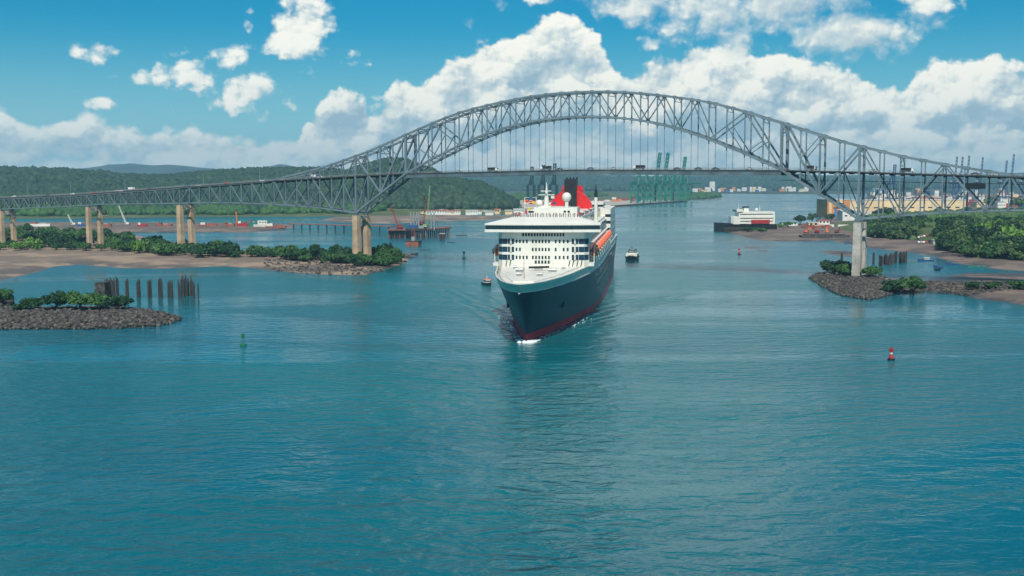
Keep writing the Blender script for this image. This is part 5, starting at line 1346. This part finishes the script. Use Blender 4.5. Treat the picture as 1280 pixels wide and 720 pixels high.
# settlement below the forested hill at left centre
for i, (px, Y, wd, h_, mw, mr, lab) in enumerate(((535, 1995, 44, 7, M_wwall, M_roof, 'long white two-storey building below the forested hill, left of the ship'), (572, 2040, 38, 7, M_wwall, M_roof, 'long pale building right behind the first white one below the hill'), (545, 1900, 24, 5, M_wwall, M_roofr, 'red-roofed shed in front of the long white building'), (566, 1890, 20, 5, M_wwall, M_roofr, 'larger red-roofed shed near the shore below the hill'), (590, 1880, 15, 5.5, M_wwall, M_roof, 'white hall at the shore right of the red-roofed sheds'), (612, 1860, 10, 4.5, M_wwall, M_roof, 'small white house left of the cruise ship bridge wing'), (636, 1900, 9, 5, M_beige, M_roof, 'small beige house just above the ship bridge wing'), (648, 1960, 12, 6, M_wwall, M_roof, 'white house behind the small beige one'), (622, 1985, 8, 5, M_beige, M_roofr, 'little red-roofed house at the foot of the hill'))):
    building(px, Y, wd, h_, mw, mr, lab, depth=14, nwin=7, rows=2 if h_ > 6 else 1, gable=h_ < 6, name='building')
for i in range(34):
    px = rb_.uniform(520, 668); Y = rb_.uniform(1850, 2080)
    mw = rb_.choice([M_wwall, M_wwall, M_beige]); mr = rb_.choice([M_roofr, M_roof, M_rust])
    building(px, Y, rb_.uniform(3, 7), rb_.uniform(3, 5.5), mw, mr, 'small %s house in the shore settlement below the forested hill' % tones[mw], depth=8, nwin=2, gable=True, group='small %s houses below the forested hill' % tones[mw], name='house', cat='house')
# far towns beyond the water
for i in range(70):
    px = rb_.uniform(1080, 1292); Y = rb_.uniform(2000, 3100); mw = rb_.choice([M_wwall, M_beige, M_beige, M_wwall, M_orangew])
    building(px, Y, rb_.uniform(4, 16), rb_.uniform(6, 17), mw, rb_.choice(roofc), 'distant %s shed in the port yard, seen through the right side span' % tones[mw], depth=30, nwin=4, group='port yard sheds '+tones[mw], z=3, name='shed', cat='shed')
k_ = 0
for i in range(64):
    px = rb_.uniform(862, 1010) if i < 40 else rb_.uniform(1080, 1290)
    Y = rb_.uniform(4900, 5600) if i < 40 else rb_.uniform(3200, 4300)
    hh = rb_.uniform(8, 22); mw = rb_.choice(wallc)
    if 884 < px < 896: hh = 46; mw = rb_.choice([M_blue, M_wwall])
    zz = 6 if i < 40 else 5
    side = 'in the far port town beyond the docked white ship' if i < 40 else 'in the far port, seen through the right side span'
    building(px, Y, rb_.uniform(2.5, 8), hh, mw, rb_.choice(roofc), 'distant %s block %s' % (tones[mw], side), depth=30, nwin=3, group='far port blocks %s %s' % (tones[mw], 'town' if i < 40 else 'right'), z=zz)
# container yards
contm = [M_redb, M_orangew, M_hullb, M_wwall, M_rust]; contn = ['red', 'orange', 'blue', 'white', 'brown']
cpro = {}
for m_, nme in zip(contm, contn):
    b = MB().box(-6.1, 6.1, -1.22, 1.22, 0, 2.6)
    for i in range(24): b.box(-6+i*.5, -5.8+i*.5, -1.27, -1.2, .15, 2.45)
    for x in (-6.12, 6.0):
        for y in (-1.27, 1.15): b.box(x, x+.12, y, y+.12, 0, 2.62)
    cpro[nme] = b.build('shipping_container', m_); 
usedc = set()
def stack(px, Y, n, zb, side, tone=None, rz=0.):
    for l in range(n):
        nme = tone or rb_.choice(contn); o = cpro[nme] if nme not in usedc else cpro[nme].copy()
        if nme in usedc: C.objects.link(o)
        usedc.add(nme); o.location = (ax(px, Y), Y, zb+l*2.62); o.rotation_euler = (0, 0, rz)
        tag(o, '%s shipping container stacked %s' % (nme, side), 'container', 'stacked %s containers %s' % (nme, side))
for i in range(46):
    px = rb_.uniform(655, 800); Y = np.interp(px, [650, 860], [2350, 2950])+rb_.uniform(30, 330)
    stack(px, Y, rb_.choice((2, 3, 3, 4)), 3, 'on the quay below the green cranes', tone=rb_.choice(['red', 'brown', 'orange', 'white', 'red', 'blue']), rz=.35)
for i in range(30):
    px = rb_.uniform(1195, 1290); Y = rb_.uniform(2100, 2900)
    stack(px, Y, rb_.choice((3, 4, 5)), 3, 'in the yard behind the right side span', tone=rb_.choice(['red', 'red', 'orange', 'white', 'blue', 'brown']), rz=.1)
for i in range(12):
    stack(rb_.uniform(1000, 1055), rb_.uniform(1250, 1290), 1, 2.6, 'beside the mud on the dock peninsula', tone=rb_.choice(['brown', 'brown', 'white']), rz=rb_.uniform(-.3, .3))
# quay wall of the container port
qa, qb = at(725, 262, 0), at(856, 252.3, 0)
q0 = MB(); q0.bar(Vector((qa.x, qa.y, 1.)), Vector((qb.x, qb.y, 1.)), 14, 6); tag(q0.build('quay', M_rock), kind='structure')
ap = MB(); d_ = (qb-qa).normalized(); nrm_ = Vector((-d_.y, d_.x, 0))
ap.prism([(qa.x, qa.y), (qb.x, qb.y), (qb.x+nrm_.x*500, qb.y+nrm_.y*500), (qa.x+nrm_.x*420-60, qa.y+nrm_.y*420)], 1, 4.1); tag(ap.build('port_apron', M_yard), kind='structure')
# ship-to-shore cranes
SW = 1.3
def sts(px, Y, ztop, mc, lab, rz=.4, up=True, z=3.5, group=None, wd=1., tk=1.):
    o = empty('container_crane', (ax(px, Y), Y, z), rz); o.scale = (wd, wd, 1); tag(o, lab, 'crane', group)
    g = 44.; s = 13.; t = ztop
    for x in (-9, 9):
        for y in (-s, s): MB().bar((x, y, 0), (x, y, g), 2.6*tk).build('leg', mc, o)
        MB().bar((x, -s, 14), (x, s, 14), 2.2*tk).bar((x, -s, g), (x, s, g), 2.4*tk).bar((x, -s, 14), (x, s, g), 1.4).build('portal_beam', mc, o)
    MB().bar((-9, -s, 14), (9, -s, 14), 2.2).bar((-9, s, 14), (9, s, 14), 2.2).bar((-9, -s, g), (9, -s, g), 1.6).bar((-9, s, g), (9, s, g), 1.6).build('sill_beam', mc, o)
    ap_ = MB()
    for x in (-5, 5): ap_.bar((x, -s, g), (x*.4, -s+3, g+24), 1.7*tk); ap_.bar((x*.4, -s+3, g+24), (x, s, g), 1.3)
    ap_.build('apex_frame', mc, o)
    MB().bar((-3, -s, g+1.5), (-3, s+22, g+1.5), 1.3, 2.4).bar((3, -s, g+1.5), (3, s+22, g+1.5), 1.3, 2.4).build('rear_girder', mc, o)
    MB().box(-4, 4, s-4, s+8, g+3, g+8).build('machinery_house', M_white if mc is M_bluec else mc, o)
    bm = MB(); L = t-g
    if up:
        for x in (-3, 3): bm.bar((x, -s-1, g+1), (x, -s-1-L*.2, t), 2.4*tk)
        for k in range(8): u = k/8; z0_ = g+1+(t-g)*u; z1_ = g+1+(t-g)*(u+.125); bm.bar((-3, -s-1-L*.2*u, z0_), (3, -s-1-L*.2*(u+.125), z1_), 1.*tk); bm.bar((3, -s-1-L*.2*u, z0_), (-3, -s-1-L*.2*(u+.125), z1_), 1.*tk)
    else:
        for x in (-3, 3): bm.bar((x, -s, g+1.5), (x, -s-55, g+1.5), 1.3, 2.4)
        bm.bar((0, -s-50, g+2), (0, -s+3, g+24), .5); bm.bar((0, -s-28, g+2), (0, -s+3, g+24), .5)
    bm.build('boom', mc, o); return o
for i, (px, Y, ht, lab) in enumerate(((816, 2800, 122, 'leftmost raised-boom green container crane'), (826, 2830, 122, 'second raised-boom green container crane, close beside the leftmost'), (838, 2900, 84, 'short green container crane between the raised ones'), (848, 2930, 114, 'rightmost raised-boom pale green container crane'), (805, 2700, 60, 'low green container crane at the left of the green group'), (796, 2640, 58, 'lowest, leftmost green container crane with level boom'), (832, 3050, 70, 'half-hidden green container crane in the middle of the green group'), (857, 3060, 72, 'green container crane at the right end of the green group'))):
    sts(px, Y, ht, M_teal, lab+' behind the bridge', rz=.45, up=ht > 80, tk=1.5)
for i, px in enumerate((664, 678, 692)):
    sts(px, 2750, 88+i*4, mat('crane dark teal paint', (.004, .03, .04)), ['left', 'middle', 'right'][i]+' one of three dark blue-green cranes left of the ship funnel', rz=.1, up=True, wd=.9, tk=1.3)
sc_lab = ['far left', 'second', 'third', 'fourth, taller', 'fifth, shorter', 'sixth, tallest', 'rightmost']
for i, (px, ytop) in enumerate(((1189, 196), (1196, 196.5), (1204, 195), (1221, 197), (1251, 201), (1259, 193), (1276, 193))):
    Y = 2500; sts(px, Y, az_(px, ytop, Y)-3.5, M_bluec, sc_lab[i]+' blue crane rising above the right side span', rz=.15, up=True, wd=.5)
sts(1113, 2300, az_(1113, 206, 2300)-3.5, M_bluec, 'dark blue crane standing alone behind the beige warehouse', rz=0., up=True, wd=.7)
# ro-ro ship at the dock
YS = at(925, 290, 0).y; ks = YS/F
rr = empty('docked_ship', (ax(930, YS+14), YS+14, 0), R(4)); tag(rr, 'white multi-deck ship with dark hull moored at the dock, right of mid channel', 'ship')
L = 78*ks; hull_mesh(MB(), L, 17, 8.5, 16, 2.).build('hull', M_black, rr)
rr.rotation_euler = (0, 0, R(184))
sup2 = MB().prism([(-L*.47, -8), (L*.2, -8), (L*.24, -5), (L*.24, 5), (L*.2, 8), (-L*.47, 8)], 8.3, 17).build('superstructure', M_white, rr)
MB().prism([(-L*.47, -7.4), (L*.12, -7.4), (L*.12, 7.4), (-L*.47, 7.4)], 17, 22).build('upper_deck', M_white, rr)
MB().box(L*.06, L*.16, -8.6, 8.6, 21.9, 24.6).build('navigation_bridge', M_white, rr); MB().box(L*.161, L*.163, -8, 8, 22.6, 23.8).build('bridge_window', M_glass, rr)
MB().box(-L*.06, L*.02, -2.5, 2.5, 22, 27).build('funnel', M_white, rr); MB().box(-L*.065, L*.025, -2.6, 2.6, 26, 27.6).build('funnel_top', M_black, rr)
MB().tube((L*.1, 0, 24), (L*.1, 0, 33), .35, .15, 6).tube((-L*.25, 0, 22), (-L*.25, 0, 29), .4, .2, 6).build('mast', M_white, rr)
for z in (11, 14.2, 18.6): MB().box(-L*.44, L*.1, -8.06 if z < 17 else -7.46, 8.06 if z < 17 else 7.46, z, z+.9).build('window_row', M_glass, rr)
MB().box(-L*.38, -L*.08, 8.1, 9.6, 9, 13).build('red_awning', M_redb, rr)
s_ = MB(); sphere(s_, (-L*.2, 0, 24), 1.8); s_.build('radome', M_white, rr, smooth=True)
dk = empty('timber_wharf', (ax(915, YS-6), YS-6, 0)); tag(dk, 'dark timber wharf on piles in front of the docked white ship', 'wharf')
MB().box(-18*ks*.6, 24*ks, -5, 5, 4, 5).build('deck', M_wood, dk)
for i in range(15): MB().tube((-18*ks*.6+i*2.2*ks, -4.5, -1.5), (-18*ks*.6+i*2.2*ks, -4.5, 4.), .6, .6, 6).build('pile', M_wood, dk)
# radio mast, lamp poles, dredge pipe pile on the peninsula
p = at(985.5, 283, 3); ms = empty('radio_mast', (p.x, p.y, 2)); tag(ms, 'thin tall mast standing on the dock peninsula against the far water', 'mast')
MB().tube((0, 0, 0), (0, 0, 24), .25, .1, 6).build('pole', M_grey, ms); MB().bar((-1.2, 0, 14), (1.2, 0, 14), .4).bar((-1, 0, 12), (1, 0, 12), .5).build('antenna_bar', M_grey, ms)
sb = MB(); 
for i in range(9): 
    q = at(1000+i*6, 295, 2.6)
p = at(1030, 297.5, 1.); ba = empty('hopper_barge', (p.x, p.y, 0), .02); tag(ba, 'long low grey barge aground on the mud left of the right bridge pier', 'barge')
L = 60*p.y/F; MB().yprism([(-L/2, 1.2), (-L/2+3, -.6), (L/2-3, -.6), (L/2, 1.2), (L/2, 3.8), (-L/2, 3.8)], -5, 5).build('hull', M_rock, ba)
MB().box(-L*.42, L*.42, -4, 4, 3.8, 4.6).build('coaming', M_wood, ba)
for i, (px, mc) in enumerate(((1008, M_orange), (1021, M_redb), (1034, M_orange), (1046, M_rust))):
    p = at(px, 291, 3); o = empty('excavator', (p.x, p.y, 2.6), rp.random()*3); tag(o, ['leftmost orange', 'red', 'second orange', 'brown'][i]+' excavator working behind the long grey barge', 'excavator')
    for y in (-1.2, 1.2): MB().box(-2, 2, y-.35, y+.35, 0, .9).build('track', M_black, o)
    MB().box(-2, 1.6, -1.3, 1.3, 1, 3.).build('body', mc, o); MB().box(.5, 1.7, -1.35, -.2, 1.6, 3.1).build('cab', M_glass, o)
    MB().bar((1.2, .4, 2.4), (4.6, .4, 5.6), .6).bar((4.6, .4, 5.6), (6.6, .4, 2.), .5).build('arm', mc, o)
# car park below the wooded slope
for i in range(14):
    px = 1148+(i % 7)*3.6+rp.uniform(-.5, .5); row = i//7; p = at(px, 301.5-row*4.5, 4.); z = max(gh(h_wood, p.x, p.y), gh(h_right, p.x, p.y))
    c = ['white', 'silver', 'white', 'red', 'black', 'white', 'blue'][i % 7]
    put('car', c, (p.x, p.y, z+.1), 1.3+rp.uniform(-.2, .2), '%s car parked in the clearing below the wooded slope, %s row' % (c, 'front' if row == 0 else 'back'), 'parked %s cars %s' % (c, row))
building(1169, at(1169, 303, 4).y+4, 7, 3.2, M_wwall, M_roof, 'small white hut at the right of the car park clearing', depth=6, nwin=2, name='hut')

# unused variants are not part of the place
for ps_ in protos.values():
    for o in ps_:
        if not o.get('label'):
            for c in list(o.children): bpy.data.objects.remove(c)
            bpy.data.objects.remove(o)

# ------------------------------------------------------------------ haze
hz = MB(); hz.box(-7500, 7500, -700, 11800, -12, 420)
hm = bpy.data.materials.new('air haze'); hm.use_nodes = True; hk = NT(hm.node_tree); hk.n.remove(hk.n['Principled BSDF'])
pv = hk.new('ShaderNodeVolumePrincipled'); pv.inputs['Color'].default_value = (.40, .75, 1, 1); pv.inputs['Density'].default_value = .000085; pv.inputs['Anisotropy'].default_value = .1
hk.l.new(pv.outputs[0], hk.n['Material Output'].inputs['Volume'])
tag(hz.build('haze', hm), kind='stuff')
